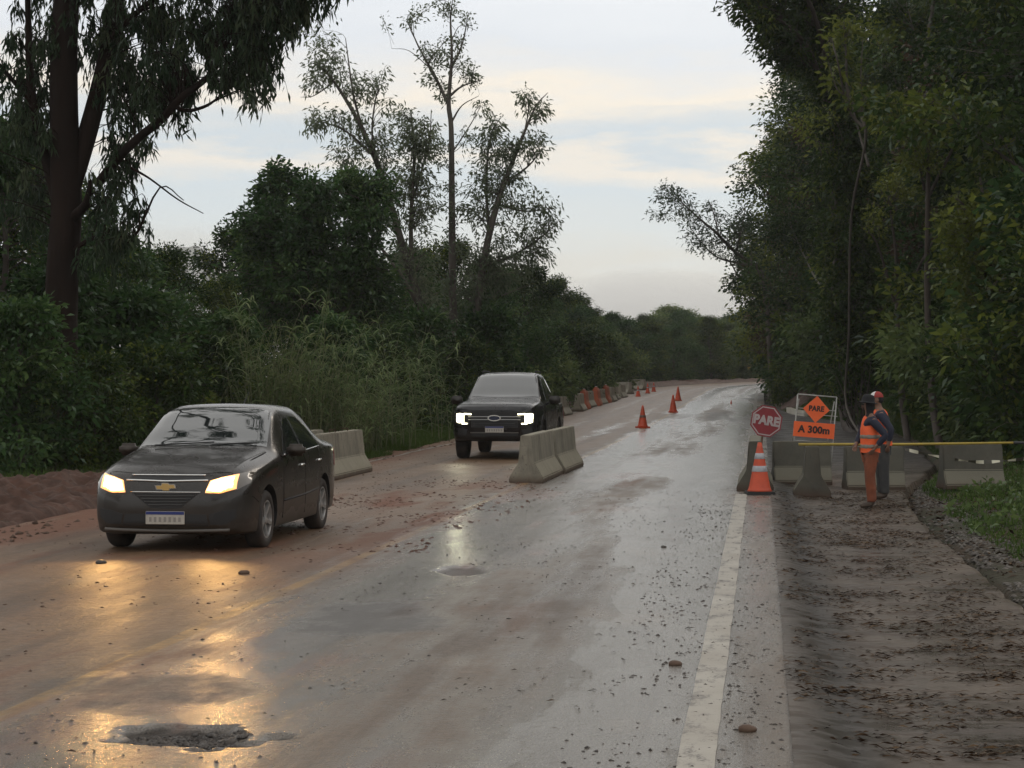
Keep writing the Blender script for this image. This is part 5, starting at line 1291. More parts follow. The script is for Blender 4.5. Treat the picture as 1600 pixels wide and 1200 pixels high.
def plate_unit(parent, x, y, z, m_print):
    bm = bmesh.new(); box(bm, (0, 0, 0), (.40, .012, .13)); bevel_all(bm, .004, 1)
    o = bm_obj('licence_plate', bm, M_PLATE, parent); o.location = (x, y, z)
    bm = bmesh.new(); box(bm, (0, -.0075, .048), (.392, .003, .030)); bm_obj('plate_strip', bm, M_BLUE, o)
    bm = bmesh.new(); rr = random.Random(3)
    for k in range(7):                                       # the characters are a blur in the photograph
        box(bm, (-.150 + k * .050, -.0075, -.016), (.026, .003, .050 + rr.uniform(-.006, .004)))
    bm_obj('plate_print', bm, m_print, o)['kind'] = 'stuff'
    return o
M_PRINT = mat('faint_plate_print', (.26, .24, .22), rough=.6)
def lamp_light(parent, loc, energy, color, down, size=58, blend=.7, radius=.06):
    l = bpy.data.lights.new('headlight_beam', 'SPOT'); l.energy = energy; l.color = color; l.spot_size = R(size); l.spot_blend = blend; l.shadow_soft_size = radius
    o = bpy.data.objects.new('headlight_beam', l); link(o, parent); o.location = loc; o.rotation_euler = (R(-90 + 0) + R(180) - R(down) , 0, 0)
    # a spot shines along its -Z: turned to look along the car's front (-Y), a little down
    o.rotation_euler = Vector((0, 1, math.tan(R(down)))).to_track_quat('Z', 'Y').to_euler()
    return o

# ---- the near grey sedan
def paint_mat(name, c, dirt):
    q = NT(name); co = q.n('ShaderNodeTexCoord').outputs['Object']
    a = q.noise(co, 2.2, 6, .65); z = q.n('ShaderNodeSeparateXYZ'); q.l(co, z.inputs[0])
    dm = q.math('ADD', q.rng(z.outputs[2], .62, .20, 0, .65), q.math('MULTIPLY', q.math('SUBTRACT', a, .5), .7), clamp=True)
    q.l(q.mix(dm, c, dirt), q.b.inputs['Base Color']); q.l(q.rng(dm, 0, 1, .26, .65), q.b.inputs['Roughness'])
    q.b.inputs['Metallic'].default_value = .35; q.b.inputs['Coat Weight'].default_value = .35; q.l(q.rng(dm, 0, 1, .08, .5), q.b.inputs['Coat Roughness'])
    return q.m
M_PAINT = paint_mat('dark_grey_car_paint', (.022, .019, .017), (.045, .032, .022))
M_PAINT2 = paint_mat('black_car_paint', (.012, .012, .014), (.045, .038, .032))
def place_car(name, label, x, y, rotz, wheels_y, tw_):
    c = thing(name, label, 'car', (x, y, 0), rotz)
    m = Matrix.Rotation(rotz, 3, 'Z'); zf = []; zr = []
    for wy, lst in zip(wheels_y, (zf, zr)):
        for sx in (-1, 1):
            p = m @ Vector((sx * tw_, wy, 0)); lst.append(rzf(x + p.x, y + p.y))
    f_, r_ = sum(zf) / 2, sum(zr) / 2
    t = (0 - wheels_y[0]) / (wheels_y[1] - wheels_y[0])
    c.location.z = f_ * (1 - t) + r_ * t - .006
    c.rotation_euler = (math.atan2(r_ - f_, wheels_y[1] - wheels_y[0]), 0, rotz)
    return c
SED = Car([(-2.13, .30, .50, .52, .46, .62, .64), (-2.08, .22, .66, .58, .56, .70, .73), (-1.98, .19, .76, .66, .64, .77, .81), (-1.80, .18, .815, .74, .69, .835, .885), (-1.45, .17, .838, .82, .715, .90, .955), (-1.02, .17, .848, .885, .715, .965, 1.015),
           (-.84, .17, .85, .90, .705, 1.00, 1.045), (-.55, .17, .852, .91, .655, 1.18, 1.235), (-.18, .17, .853, .92, .590, 1.375, 1.435), (.2, .17, .853, .925, .575, 1.415, 1.475), (.65, .17, .852, .935, .570, 1.40, 1.465), (1.05, .17, .85, .95, .575, 1.33, 1.395),
           (1.32, .18, .845, .96, .60, 1.20, 1.255), (1.60, .19, .838, .965, .645, 1.055, 1.095), (1.9, .20, .81, .96, .66, 1.015, 1.05), (2.06, .26, .76, .90, .62, .97, 1.0), (2.14, .34, .66, .78, .56, .88, .90)], 90)
car = place_car('sedan_car', 'dark grey muddy sedan with glowing yellow headlights driving towards the camera', -3.18, 21.25, -TH, (-1.30, 1.23), .73)
body = SED.cut([(sx * .50, sx * 1.2, y, .315, .345) for sx in (-1, 1) for y in (-1.30, 1.23)], M_PAINT, M_DARK)
me_obj('body', body, None, car)
for sx in (-1, 1):
    wheel(car, sx * .735, -1.30, .30, .19, sx, M_RIM); wheel(car, sx * .735, 1.23, .30, .19, sx, M_RIM)
P = SED.panel
P('windscreen', [(-.685, -.80), (-.4, -.845), (0, -.86), (.4, -.845), (.685, -.80)], [(-.585, -.20), (-.3, -.165), (0, -.155), (.3, -.165), (.585, -.20)], 'top', .004, M_GLASS, car, 24, 14)
P('rear_window', [(-.57, 1.10), (0, 1.07), (.57, 1.10)], [(-.62, 1.52), (0, 1.60), (.62, 1.52)], 'top', .004, M_GLASS, car, 18, 10)
P('bonnet', [(-.62, -1.93), (-.3, -2.0), (0, -2.02), (.3, -2.0), (.62, -1.93)], [(-.70, -.93), (-.3, -.99), (0, -1.0), (.3, -.99), (.70, -.93)], 'top', .004, M_PAINT, car, 26, 18)
SEDLAMP = emit_mat('warm_headlight_glow', (1., .50, .12), 9.)
SEDBLOOM = emit_mat('orange_bloom_glow', (1., .36, .05), 1.3)  # glowing ring added to imitate the orange bloom round each lamp
q = NT('clear_lamp_cover'); q.b.inputs['Base Color'].default_value = (.10, .085, .07, 1); q.b.inputs['Roughness'].default_value = .08; q.b.inputs['Coat Weight'].default_value = 1
M_LENS = q.m
for sx in (-1, 1):
    mm = (lambda p: p) if sx > 0 else mirror_pts
    lh = P('headlight', mm([(.40, .605), (.55, .60), (.70, .64), (.79, .70)]), mm([(.44, .715), (.55, .755), (.70, .80), (.79, .815)]), 'front', .006, M_LENS, car, 16, 8, dome=.012)
    P('lamp_glow', mm([(.425, .63), (.55, .622), (.66, .665)]), mm([(.46, .715), (.55, .745), (.66, .765)]), 'front', .024, SEDLAMP, lh, 12, 8, dome=.014)
    P('lamp_bloom', mm([(.412, .618), (.55, .609), (.69, .65)]), mm([(.447, .722), (.55, .754), (.69, .785)]), 'front', .020, SEDBLOOM, lh, 12, 8, dome=.012)
    lamp_light(car, (sx * .55, -2.22, .68), 32, (1., .55, .18), 8.0, 84)
    sd_ = sx
    P('side_window', [(-.56, .945), (-.2, .945), (.22, .955)], [(-.28, 1.13), (-.02, 1.30), (.20, 1.325)], 'side', .004, M_GLASS, car, 14, 8, side=sd_)
    P('side_window', [(.29, .955), (.7, .965), (1.06, .985)], [(.27, 1.33), (.62, 1.32), (.88, 1.24)], 'side', .004, M_GLASS, car, 14, 8, side=sd_)
    d1 = P('door', [(-.72, .27), (.24, .26)], [(-.70, .90), (.24, .92)], 'side', .004, M_PAINT, car, 18, 14, side=sd_)
    d2 = P('door', [(.265, .26), (.85, .26), (.93, .50)], [(.265, .92), (.8, .935), (1.16, .945)], 'side', .004, M_PAINT, car, 18, 14, side=sd_)
    SED.seam('door_handle', [(.02, .80), (.16, .805)], 'side', .014, M_CHROME, d1, sd_, .012)
    SED.seam('door_handle', [(.86, .82), (1.0, .825)], 'side', .014, M_CHROME, d2, sd_, .012)
    SED.seam('window_trim', [(-.56, .935), (.25, .945), (1.06, .975)], 'side', .008, M_CHROME, car, sd_, .006)
    mirror_unit(car, sx * .93, -.50, .985, sx, M_PAINT, .21, .13)
    P('tail_light', [(1.88, .72), (2.06, .70)], [(1.92, .93), (2.06, .90)], 'side', .005, mat('red_tail_light', (.25, .01, .01), rough=.2), car, 8, 6, side=sd_)
    P('fog_recess', mm([(.46, .30), (.60, .30), (.70, .36)]), mm([(.44, .40), (.58, .44), (.70, .45)]), 'front', .004, M_DARK, car, 8, 6)
P('upper_grille', [(-.40, .735), (0, .722), (.40, .735)], [(-.37, .775), (0, .775), (.37, .775)], 'front', .003, M_DARK, car, 14, 4)
P('grille', [(-.16, .465), (0, .455), (.16, .465)], [(-.345, .615), (0, .605), (.345, .615)], 'front', .003, M_DARK, car, 16, 8)
for z_, a_ in ((.585, .30), (.555, .26), (.525, .22), (.495, .18)):
    SED.seam('grille_bar', [(x, z_) for x in np.linspace(-a_, a_, 9)], 'front', .005, mat('grey_grille_bar', (.05, .05, .05), rough=.4), car, 1, .004)
SED.seam('chrome_bar', [(x, .725 + .02 * abs(x)) for x in np.linspace(-.42, .42, 13)], 'front', .010, M_CHROME, car, 1, .006)
SED.seam('chrome_bar', [(x, .782) for x in np.linspace(-.38, .38, 13)], 'front', .008, M_CHROME, car, 1, .006)
SED.seam('chrome_bar', [(x, .622) for x in np.linspace(-.36, .36, 13)], 'front', .005, M_CHROME, car, 1, .005)
M_GAP = mat('dark_panel_gap', (.004, .004, .004), rough=.8)
for sx in (-1, 1):
    SED.seam('panel_gap', [(sx * .63, -1.95), (sx * .69, -1.4), (sx * .715, -.95)], 'top', .005, M_GAP, car, 1, .003)
    SED.seam('panel_gap', [(-1.98, .60), (-1.80, .56), (-1.66, .50)], 'side', .005, M_GAP, car, sx, .002)
    SED.seam('panel_gap', [(-.725, .28), (-.715, .9)], 'side', .006, M_GAP, car, sx, .003); SED.seam('panel_gap', [(.252, .27), (.252, .92)], 'side', .006, M_GAP, car, sx, .003)
    SED.seam('side_moulding', [(-.70, .46), (.24, .47), (.86, .50)], 'side', .012, M_DARK, car, sx, .004)
P('lower_intake', [(-.44, .285), (0, .28), (.44, .285)], [(-.42, .40), (0, .41), (.42, .40)], 'front', .003, M_DARK, car, 16, 5)
SED.seam('bumper_lip', [(x, .235 + .03 * x * x) for x in np.linspace(-.64, .64, 15)], 'front', .018, mat('grey_lip', (.10, .09, .08), rough=.5), car, 1, .004)
hit = SED.bvh.ray_cast(Vector((0, -6, .67)), Vector((0, 1, 0)))[0]
bm = bmesh.new()                                             # the gold cross-shaped badge
gx = [(-.085, -.022), (-.032, -.022), (-.026, -.034), (.034, -.034), (.042, -.012), (.098, -.012), (.085, .022), (.032, .022), (.026, .034), (-.034, .034), (-.042, .012), (-.098, .012)]
plate(bm, [(x, z) for x, z in gx], 0, .01)
o = bm_obj('badge', bm, mat('gold_badge', (.62, .42, .16), rough=.25, metal=.6), car); o.location = (0, hit.y - .022, .672)
bm = bmesh.new(); plate(bm, [(x * 1.14, z * 1.25) for x, z in gx], 0, .01); o2 = bm_obj('badge_rim', bm, M_CHROME, o); o2.location = (0, .006, 0)
hit = SED.bvh.ray_cast(Vector((0, -6, .36)), Vector((0, 1, 0)))[0]
plate_unit(car, 0, hit.y - .014, .365, M_PRINT)
bm = bmesh.new(); tube(bm, [(-.50, -.93, 1.045), (-.2, -.86, 1.062), (.12, -.82, 1.078)], .008, 6); bm_obj('wiper', bm, M_DARK, car)
bm = bmesh.new(); tube(bm, [(.12, -.93, 1.05), (.35, -.88, 1.066), (.58, -.80, 1.07)], .008, 6); bm_obj('wiper', bm, M_DARK, car)
bm = bmesh.new(); tube(bm, [(0, .78, 1.46), (.0, 1.02, 1.60)], [.006, .003], 6); bm_obj('aerial', bm, M_DARK, car)

# ---- the black pickup
PK = Car([(-2.68, .52, .70, .92, .68, 1.04, 1.07), (-2.63, .44, .82, .98, .78, 1.11, 1.14), (-2.50, .40, .90, 1.02, .82, 1.15, 1.20), (-2.25, .39, .945, 1.06, .83, 1.18, 1.235), (-1.75, .39, .955, 1.09, .82, 1.215, 1.27), (-1.30, .39, .955, 1.12, .80, 1.25, 1.295),
          (-1.10, .39, .955, 1.13, .785, 1.30, 1.345), (-.80, .39, .955, 1.135, .73, 1.53, 1.60), (-.45, .39, .955, 1.14, .665, 1.765, 1.835), (0, .39, .955, 1.15, .645, 1.81, 1.885), (.55, .39, .955, 1.15, .64, 1.80, 1.875), (.88, .39, .955, 1.15, .645, 1.76, 1.835), (.98, .39, .955, 1.14, .70, 1.60, 1.66),
          (1.06, .39, .955, 1.10, .86, 1.17, 1.175), (1.25, .39, .955, 1.09, .90, 1.14, 1.14), (2.5, .40, .95, 1.09, .90, 1.14, 1.14), (2.64, .44, .93, 1.08, .88, 1.13, 1.13), (2.68, .50, .90, 1.05, .85, 1.10, 1.10)], 100)
pk = place_car('pickup_truck', 'black double-cab pickup with white headlights waiting between barriers', -.03, 43.6, -TH, (-1.75, 1.52), .80)
me_obj('body', PK.cut([(sx * .52, sx * 1.3, y, .40, .46) for sx in (-1, 1) for y in (-1.75, 1.52)], M_PAINT2, M_DARK), None, pk)
for sx in (-1, 1):
    wheel(pk, sx * .81, -1.75, .39, .26, sx, M_RIMDARK, 6); wheel(pk, sx * .81, 1.52, .39, .26, sx, M_RIMDARK, 6)
P = PK.panel
P('windscreen', [(-.765, -1.06), (-.4, -1.12), (0, -1.14), (.4, -1.12), (.765, -1.06)], [(-.655, -.47), (-.3, -.425), (0, -.415), (.3, -.425), (.655, -.47)], 'top', .004, M_GLASS, pk, 24, 14)
P('bonnet', [(-.76, -2.50), (0, -2.56), (.76, -2.50)], [(-.78, -1.22), (0, -1.28), (.78, -1.22)], 'top', .005, M_PAINT2, pk, 22, 18, dome=.012)
PKLAMP = emit_mat('cool_headlight_glow', (1., .92, .60), 5.5)
M_BARGREY = mat('silver_grille_bar', (.42, .42, .42), rough=.3, metal=.8)
for sx in (-1, 1):
    mm = (lambda p: p) if sx > 0 else mirror_pts
    lh = P('headlight', mm([(.55, .76), (.75, .755), (.86, .78)]), mm([(.50, 1.01), (.75, 1.035), (.86, 1.035)]), 'front', .005, M_DARK, pk, 12, 8)
    P('lamp_glow', mm([(.655, .80), (.76, .79), (.815, .81)]), mm([(.655, .985), (.76, 1.0), (.815, .985)]), 'front', .014, PKLAMP, lh, 10, 8, dome=.012)
    P('lamp_bar', mm([(.50, .965), (.66, .972)]), mm([(.50, .992), (.66, 1.0)]), 'front', .014, PKLAMP, lh, 8, 4)
    P('lamp_bar', mm([(.58, .768), (.70, .765)]), mm([(.58, .79), (.70, .79)]), 'front', .014, PKLAMP, lh, 8, 4)
    lamp_light(pk, (sx * .74, -2.80, .88), 9, (1., .95, .66), 8.5, 44)
    P('side_window', [(-.72, 1.20), (.12, 1.21)], [(-.40, 1.55), (-.16, 1.72), (.10, 1.74)], 'side', .004, M_GLASS, pk, 12, 8, side=sx)
    P('side_window', [(.20, 1.21), (.90, 1.22)], [(.18, 1.74), (.84, 1.70)], 'side', .004, M_GLASS, pk, 12, 8, side=sx)
    d1 = P('door', [(-1.05, .48), (.14, .48)], [(-1.05, 1.14), (.14, 1.15)], 'side', .004, M_PAINT2, pk, 16, 12, side=sx)
    d2 = P('door', [(.17, .48), (.88, .48)], [(.17, 1.15), (.98, 1.15)], 'side', .004, M_PAINT2, pk, 16, 12, side=sx)
    PK.seam('door_handle', [(-.10, 1.02), (.06, 1.02)], 'side', .016, M_DARK, d1, sx, .014); PK.seam('door_handle', [(.74, 1.02), (.90, 1.02)], 'side', .016, M_DARK, d2, sx, .014)
    mirror_unit(pk, sx * 1.10, -.86, 1.26, sx, M_PAINT2, .25, .19)
    P('fender_flare', [(-2.20, .42), (-2.16, .62), (-1.98, .82), (-1.75, .875), (-1.52, .82), (-1.34, .62), (-1.30, .42)], [(-2.29, .42), (-2.24, .67), (-2.03, .90), (-1.75, .96), (-1.47, .90), (-1.26, .67), (-1.21, .42)], 'side', .016, M_DARK, pk, 20, 4, side=sx)
    P('fog_recess', mm([(.62, .52), (.80, .54)]), mm([(.58, .66), (.80, .68)]), 'front', .004, M_DARK, pk, 6, 5)
    P('tail_light', [(2.5, .78), (2.64, .78)], [(2.5, 1.06), (2.64, 1.06)], 'side', .005, mat('red_tail_light', (.25, .01, .01)), pk, 5, 6, side=sx)
P('grille', [(-.50, .70), (0, .69), (.50, .70)], [(-.52, 1.03), (0, 1.035), (.52, 1.03)], 'front', .004, M_DARK, pk, 18, 8)
for z_ in (.745, .78):
    PK.seam('grille_slat', [(x, z_) for x in np.linspace(-.45, .45, 11)], 'front', .008, mat('dark_grille_slat', (.03, .03, .032), rough=.5), pk, 1, .008)
PK.seam('chrome_bar', [(x, .925) for x in np.linspace(-.56, .56, 13)], 'front', .010, M_BARGREY, pk, 1, .010)
PK.seam('chrome_bar', [(x, .865) for x in np.linspace(-.56, .56, 13)], 'front', .010, M_BARGREY, pk, 1, .010)
hit = PK.bvh.ray_cast(Vector((0, -6, .90)), Vector((0, 1, 0)))[0]
bm = bmesh.new(); plate(bm, [(.135 * math.cos(2 * math.pi * k / 28), .058 * math.sin(2 * math.pi * k / 28)) for k in range(28)], 0, .02)
o = bm_obj('badge', bm, mat('dark_blue_badge', (.012, .018, .05), rough=.25), pk); o.location = (0, hit.y - .035, .897)
bm = bmesh.new(); ring_plate(bm, [(.145 * math.cos(2 * math.pi * k / 28), .067 * math.sin(2 * math.pi * k / 28)) for k in range(28)], [(.118 * math.cos(2 * math.pi * k / 28), .045 * math.sin(2 * math.pi * k / 28)) for k in range(28)], -.004, .018); bm_obj('badge_rim', bm, M_CHROME, o)
P('lower_intake', [(-.50, .50), (0, .50), (.50, .50)], [(-.50, .57), (0, .575), (.50, .57)], 'front', .004, M_DARK, pk, 12, 4)
PK.seam('bumper_trim', [(x, .585 + .0 * x) for x in np.linspace(-.52, .52, 13)], 'front', .012, mat('grey_lip', (.10, .09, .08)), pk, 1, .006)
hit = PK.bvh.ray_cast(Vector((0, -6, .64)), Vector((0, 1, 0)))[0]
plate_unit(pk, 0, hit.y - .014, .655, M_PRINT)
for sx in (-1, 1):
    bm = bmesh.new(); tube(bm, [(sx * .60, -.30, 1.865), (sx * .595, -.25, 1.90), (sx * .59, .70, 1.895), (sx * .595, .76, 1.855)], .014, 8); bm_obj('roof_rail', bm, M_DARK, pk, True)
bm = bmesh.new(); tube(bm, [(0, .62, 1.87), (0, .68, 1.95)], [.016, .01], 8); bm_obj('aerial', bm, M_DARK, pk)
bm = bmesh.new(); tube(bm, [(-.78, 1.10, 1.14), (-.70, 1.22, 1.50), (.70, 1.22, 1.50), (.78, 1.10, 1.14)], .03, 10); bm_obj('roll_bar', bm, M_DARK, pk, True)
# ------------------------------------------------------------------ the two road workers
def skin(name, verts, edges, m, parent, sub=2, root=0):
    """verts: (x, y, z, rx, ry) joints; grown with a Skin modifier into one continuous surface"""
    me = bpy.data.meshes.new(name); me.from_pydata([v[:3] for v in verts], edges, [])
    o = bpy.data.objects.new(name, me); COL.objects.link(o)
    md = o.modifiers.new('s', 'SKIN'); md.use_smooth_shade = True
    for k, v in enumerate(me.skin_vertices[0].data):
        v.radius = (verts[k][3], verts[k][4] if len(verts[k]) > 4 else verts[k][3]); v.use_root = (k == root)
    if sub: ss = o.modifiers.new('ss', 'SUBSURF'); ss.levels = sub; ss.render_levels = sub
    bpy.context.view_layer.update()
    m2 = bpy.data.meshes.new_from_object(o.evaluated_get(bpy.context.evaluated_depsgraph_get()))
    COL.objects.unlink(o); bpy.data.objects.remove(o)
    m2.materials.clear()
    for p in m2.polygons: p.use_smooth = True; p.material_index = 0
    return me_obj(name, m2, m, parent)
def chain(V, E, start, pts):
    i = start
    for p in pts:
        V.append(p); E.append((i, len(V) - 1)); i = len(V) - 1
    return i
def erings(name, rings, m, parent, n=28, open_ends=True):
    """elliptical garment shell: (cx, cy, z, rx, ry)"""
    bm = bmesh.new(); rr = []
    for cx, cy, z, rx, ry in rings:
        rr.append([bm.verts.new((cx + rx * math.cos(2 * math.pi * k / n), cy + ry * math.sin(2 * math.pi * k / n), z + .004 * math.sin(k * 2.1 + z * 60))) for k in range(n)])
    for a, b in zip(rr, rr[1:]):
        for k in range(n): bm.faces.new((a[k], a[(k + 1) % n], b[(k + 1) % n], b[k]))
    if not open_ends: bm.faces.new(rr[0][::-1]); bm.faces.new(rr[-1])
    return bm_obj(name, bm, m, parent, True)
M_SKIN = mat('brown_skin', (.20, .105, .068), (.17, .09, .06), 9, .55)
M_NAVY = mat('dark_navy_cloth', (.012, .015, .032), (.020, .022, .040), 7, .85, bump=.4, bscale=18)
M_VEST = mat('orange_vest', (.88, .125, .022), (.74, .10, .02), 5, .6, bump=.4, bscale=12)
M_TROUS = mat('rust_orange_work_trousers', (.225, .062, .026), (.135, .042, .022), 4, .85, bump=.8, bscale=11)
M_GREY = mat('dark_grey_trousers', (.030, .032, .034), (.05, .048, .045), 5, .85, bump=.6, bscale=11)
M_BOOT = mat('muddy_brown_boots', (.06, .038, .024), (.035, .024, .017), 8, .7)
M_HAT = mat('black_felt', (.010, .010, .012), rough=.9)
M_REFL = mat('dull_reflective_tape', (.24, .22, .18), (.16, .14, .11), 9, .4)
M_WHITE = mat('white_cap_cloth', (.62, .62, .60), rough=.8)
M_REDC = mat('red_cap_cloth', (.28, .03, .025), rough=.8)
def person(label, loc, rotz, scale, pose, trousers, hat):
    o = thing('person', label, 'person', loc, rotz); o.scale = (scale,) * 3
    # the figure faces -x; y < 0 is the side towards the camera
    hx = pose['lean']
    V = [(0, 0, .90, .115, .15)]; E = []
    sp = chain(V, E, 0, [(hx * .3, 0, 1.02, .105, .135), (hx * .6, 0, 1.20, .115, .155), (hx * .9, 0, 1.34, .10, .145)])
    nk = chain(V, E, sp, [(hx * 1.1 - .005, 0, 1.44, .055, .055), (hx * 1.35 - .015, 0, 1.505, .062, .055), (hx * 1.5 - .025, 0, 1.575, .095, .075), (hx * 1.55 - .02, 0, 1.645, .088, .074), (hx * 1.55 - .015, 0, 1.69, .045, .04)])
    hd_ = Vector((hx * 1.5 - .022, 0, 1.59))
    for s in (-1, 1):
        L = pose['legs'][s]
        chain(V, E, 0, [(.0, s * .10, .84, .098), (L[0][0], s * .105, .50, .064), (L[1][0], s * .10, .10, .042), (L[1][0] - .03, s * .10, .045, .038), (L[1][0] - .15, s * .105, .03, .030)])
        A = pose['arms'][s]
        w_ = chain(V, E, sp, [(hx * .9, s * .185, 1.36, .055), (A[0][0], A[0][1], A[0][2], .042), (A[1][0], A[1][1], A[1][2], .028)])
        h0 = Vector(A[1]); el = Vector(A[0]); d = (h0 - el).normalized(); pc = h0 + d * .055
        pm = chain(V, E, w_, [(*pc, .030, .018)])
        sidev = Vector((1, 0, 0)) - d * d.x; sidev.normalize(); inw = Vector((0, -s, 0))
        for k, (ofs, ln) in enumerate(((-.028, .062), (-.010, .074), (.009, .070), (.026, .055))):
            a = pc + sidev * ofs + d * .035; b = a + d * ln * .5 + inw * .008; c = b + d * ln * .35 + inw * .022
            chain(V, E, pm, [(*a, .0085), (*b, .008), (*c, .0065)])
        a = h0 + d * .03 - sidev * .034; b = a + d * .03 - sidev * .018 + inw * .01
        chain(V, E, w_, [(*a, .011), (*b, .0085)])
    skin('body', V, E, M_SKIN, o, 2)
    # face
    bm = bmesh.new(); bmesh.ops.create_cone(bm, cap_ends=True, segments=10, radius1=.018, radius2=.006, depth=.045, matrix=Matrix.Translation(hd_ + Vector((-.090, 0, -.012))) @ Matrix.Rotation(R(-20), 4, 'Y')); bm_obj('nose', bm, M_SKIN, o, True)
    for s in (-1, 1):
        bm = bmesh.new(); bmesh.ops.create_uvsphere(bm, u_segments=10, v_segments=8, radius=.011, matrix=Matrix.Translation(hd_ + Vector((-.080, s * .030, .014)))); bm_obj('eye', bm, mat('dark_eye', (.02, .015, .012), rough=.2), o, True)
        bm = bmesh.new(); bmesh.ops.create_uvsphere(bm, u_segments=10, v_segments=8, radius=1, matrix=Matrix.Translation(hd_ + Vector((.012, s * .076, -.006))) @ Matrix.Diagonal((.020, .010, .032, 1))); bm_obj('ear', bm, M_SKIN, o, True)
    bm = bmesh.new(); box(bm, hd_ + Vector((-.083, 0, -.052)), (.012, .046, .010)); bm_obj('mouth', bm, mat('lips', (.14, .055, .045), rough=.5), o)
    # clothes
    TV = [(.0, 0, .93, .128, .165)]; TE = []
    for s in (-1, 1):
        L = pose['legs'][s]
        chain(TV, TE, 0, [(.0, s * .098, .82, .118, .112), (L[0][0] * .7, s * .105, .64, .098), (L[0][0] - .006, s * .108, .49, .086), (L[0][0] * .4 + L[1][0] * .6, s * .108, .30, .080), (L[1][0] + .004, s * .105, .13, .072), (L[1][0] + .002, s * .105, .085, .070)])
    skin('trousers', TV, TE, trousers, o, 2)
    SV = [(hx * .1, 0, .95, .125, .16)]; SE = []
    c_ = chain(SV, SE, 0, [(hx * .45, 0, 1.10, .122, .152), (hx * .75, 0, 1.26, .126, .166), (hx * .95, 0, 1.375, .10, .13), (hx * 1.05, 0, 1.43, .066, .07)])
    for s in (-1, 1):
        A = pose['arms'][s]; mid = (Vector((hx * .9, s * .19, 1.36)) + Vector(A[0])) / 2; m2 = (Vector(A[0]) + Vector(A[1])) / 2; en = Vector(A[0]).lerp(Vector(A[1]), .92)
        chain(SV, SE, c_ - 1, [(hx * .9, s * .185, 1.355, .074), (*mid, .066), (*A[0], .058), (*m2, .052), (*en, .045)])
    skin('shirt', SV, SE, M_NAVY, o, 2)
    if pose.get('vest', True):
        erings('vest', [(hx * .05, 0, .86, .150, .185), (hx * .2, 0, .95, .150, .180), (hx * .45, 0, 1.08, .150, .178), (hx * .7, 0, 1.22, .148, .182), (hx * .85, 0, 1.31, .130, .148), (hx * .95, 0, 1.385, .110, .108), (hx * 1.05, 0, 1.43, .084, .085)], M_VEST, o)
        for z_, f_ in ((.93, .17), (1.08, .45)) if pose.get('bands', True) else ():
            erings('reflective_band', [(hx * f_, 0, z_, .152, .184), (hx * f_, 0, z_ + .006, .155, .187), (hx * f_, 0, z_ + .05, .154, .184), (hx * f_, 0, z_ + .056, .151, .180)], M_REFL, o)
    for s in (-1, 1):
        L = pose['legs'][s]; x_ = L[1][0]
        skin('boot', [(x_ + .005, s * .105, .15, .056), (x_ + .008, s * .105, .065, .054, .05), (x_ - .09, s * .107, .045, .048, .042), (x_ - .175, s * .108, .036, .040, .032)], [(0, 1), (1, 2), (2, 3)], M_BOOT, o, 2)
    # hair and hat
    if hat == 'brim':
        bm = bmesh.new(); vs = lathe(bm, [(.150, -.012), (.152, .0), (.112, .010), (.100, .02), (.096, .075), (.080, .115), (.04, .128), (0, .13)], 26); bmesh.ops.transform(bm, matrix=Matrix.Translation(hd_ + Vector((.0, 0, .045))) @ Matrix.Rotation(R(6), 4, 'Y'), verts=vs); bm_obj('hat', bm, M_HAT, o, True)
        bm = bmesh.new()
        rr = []
        for z_, r_ in ((.06, .094), (.0, .096), (-.05, .088), (-.09, .076), (-.13, .078), (-.17, .10)):
            rr.append([bm.verts.new(hd_ + Vector((.008 + r_ * 1.02 * math.cos(a), r_ * .92 * math.sin(a), z_))) for a in np.linspace(R(-128), R(128), 18)])
        for a, b in zip(rr, rr[1:]):
            for k in range(17): bm.faces.new((a[k], a[k + 1], b[k + 1], b[k]))
        bm_obj('neck_cloth', bm, M_HAT, o, True)
    else:
        def dome(name, a0, a1, m):
            bm = bmesh.new(); rr = []
            for t in np.linspace(0, R(86), 9):
                rr.append([bm.verts.new(hd_ + Vector((-.004 + .108 * math.cos(t) * math.cos(a), .092 * math.cos(t) * math.sin(a), .038 + .095 * math.sin(t)))) for a in np.linspace(a0, a1, 16)])
            for a, b in zip(rr, rr[1:]):
                for k in range(15): bm.faces.new((a[k], a[k + 1], b[k + 1], b[k]))
            bm_obj(name, bm, m, o, True)
        dome('cap_front', R(112), R(248), M_WHITE); dome('cap_back', R(-112), R(112), M_REDC)
        bm = bmesh.new(); box(bm, hd_ + Vector((-.150, 0, .036)), (.11, .14, .010), Matrix.Rotation(R(-8), 4, 'Y')); bevel_all(bm, .004, 1); bm_obj('cap_peak', bm, M_REDC, o)
        bm = bmesh.new(); bmesh.ops.create_uvsphere(bm, u_segments=14, v_segments=10, radius=1, matrix=Matrix.Translation(hd_ + Vector((.02, 0, .0))) @ Matrix.Diagonal((.088, .083, .075, 1))); bm_obj('hair', bm, M_HAT, o, True)
    return o
p1l = at_right(1360, 27.0)
person('worker in orange vest and rust-orange trousers with dark brimmed hat, hand on hip', (p1l[0], p1l[1], p1l[2] + .012), R(4), .905,
       dict(lean=-.01, legs={-1: [(-.035, 0), (-.015, 0)], 1: [(.03, 0), (.055, 0)]}, arms={-1: [(.17, -.27, 1.13), (.03, -.235, .955)], 1: [(-.10, .24, 1.12), (-.19, .12, .98)]}), M_TROUS, 'brim')
p2l = at_right(1380, 29.0)
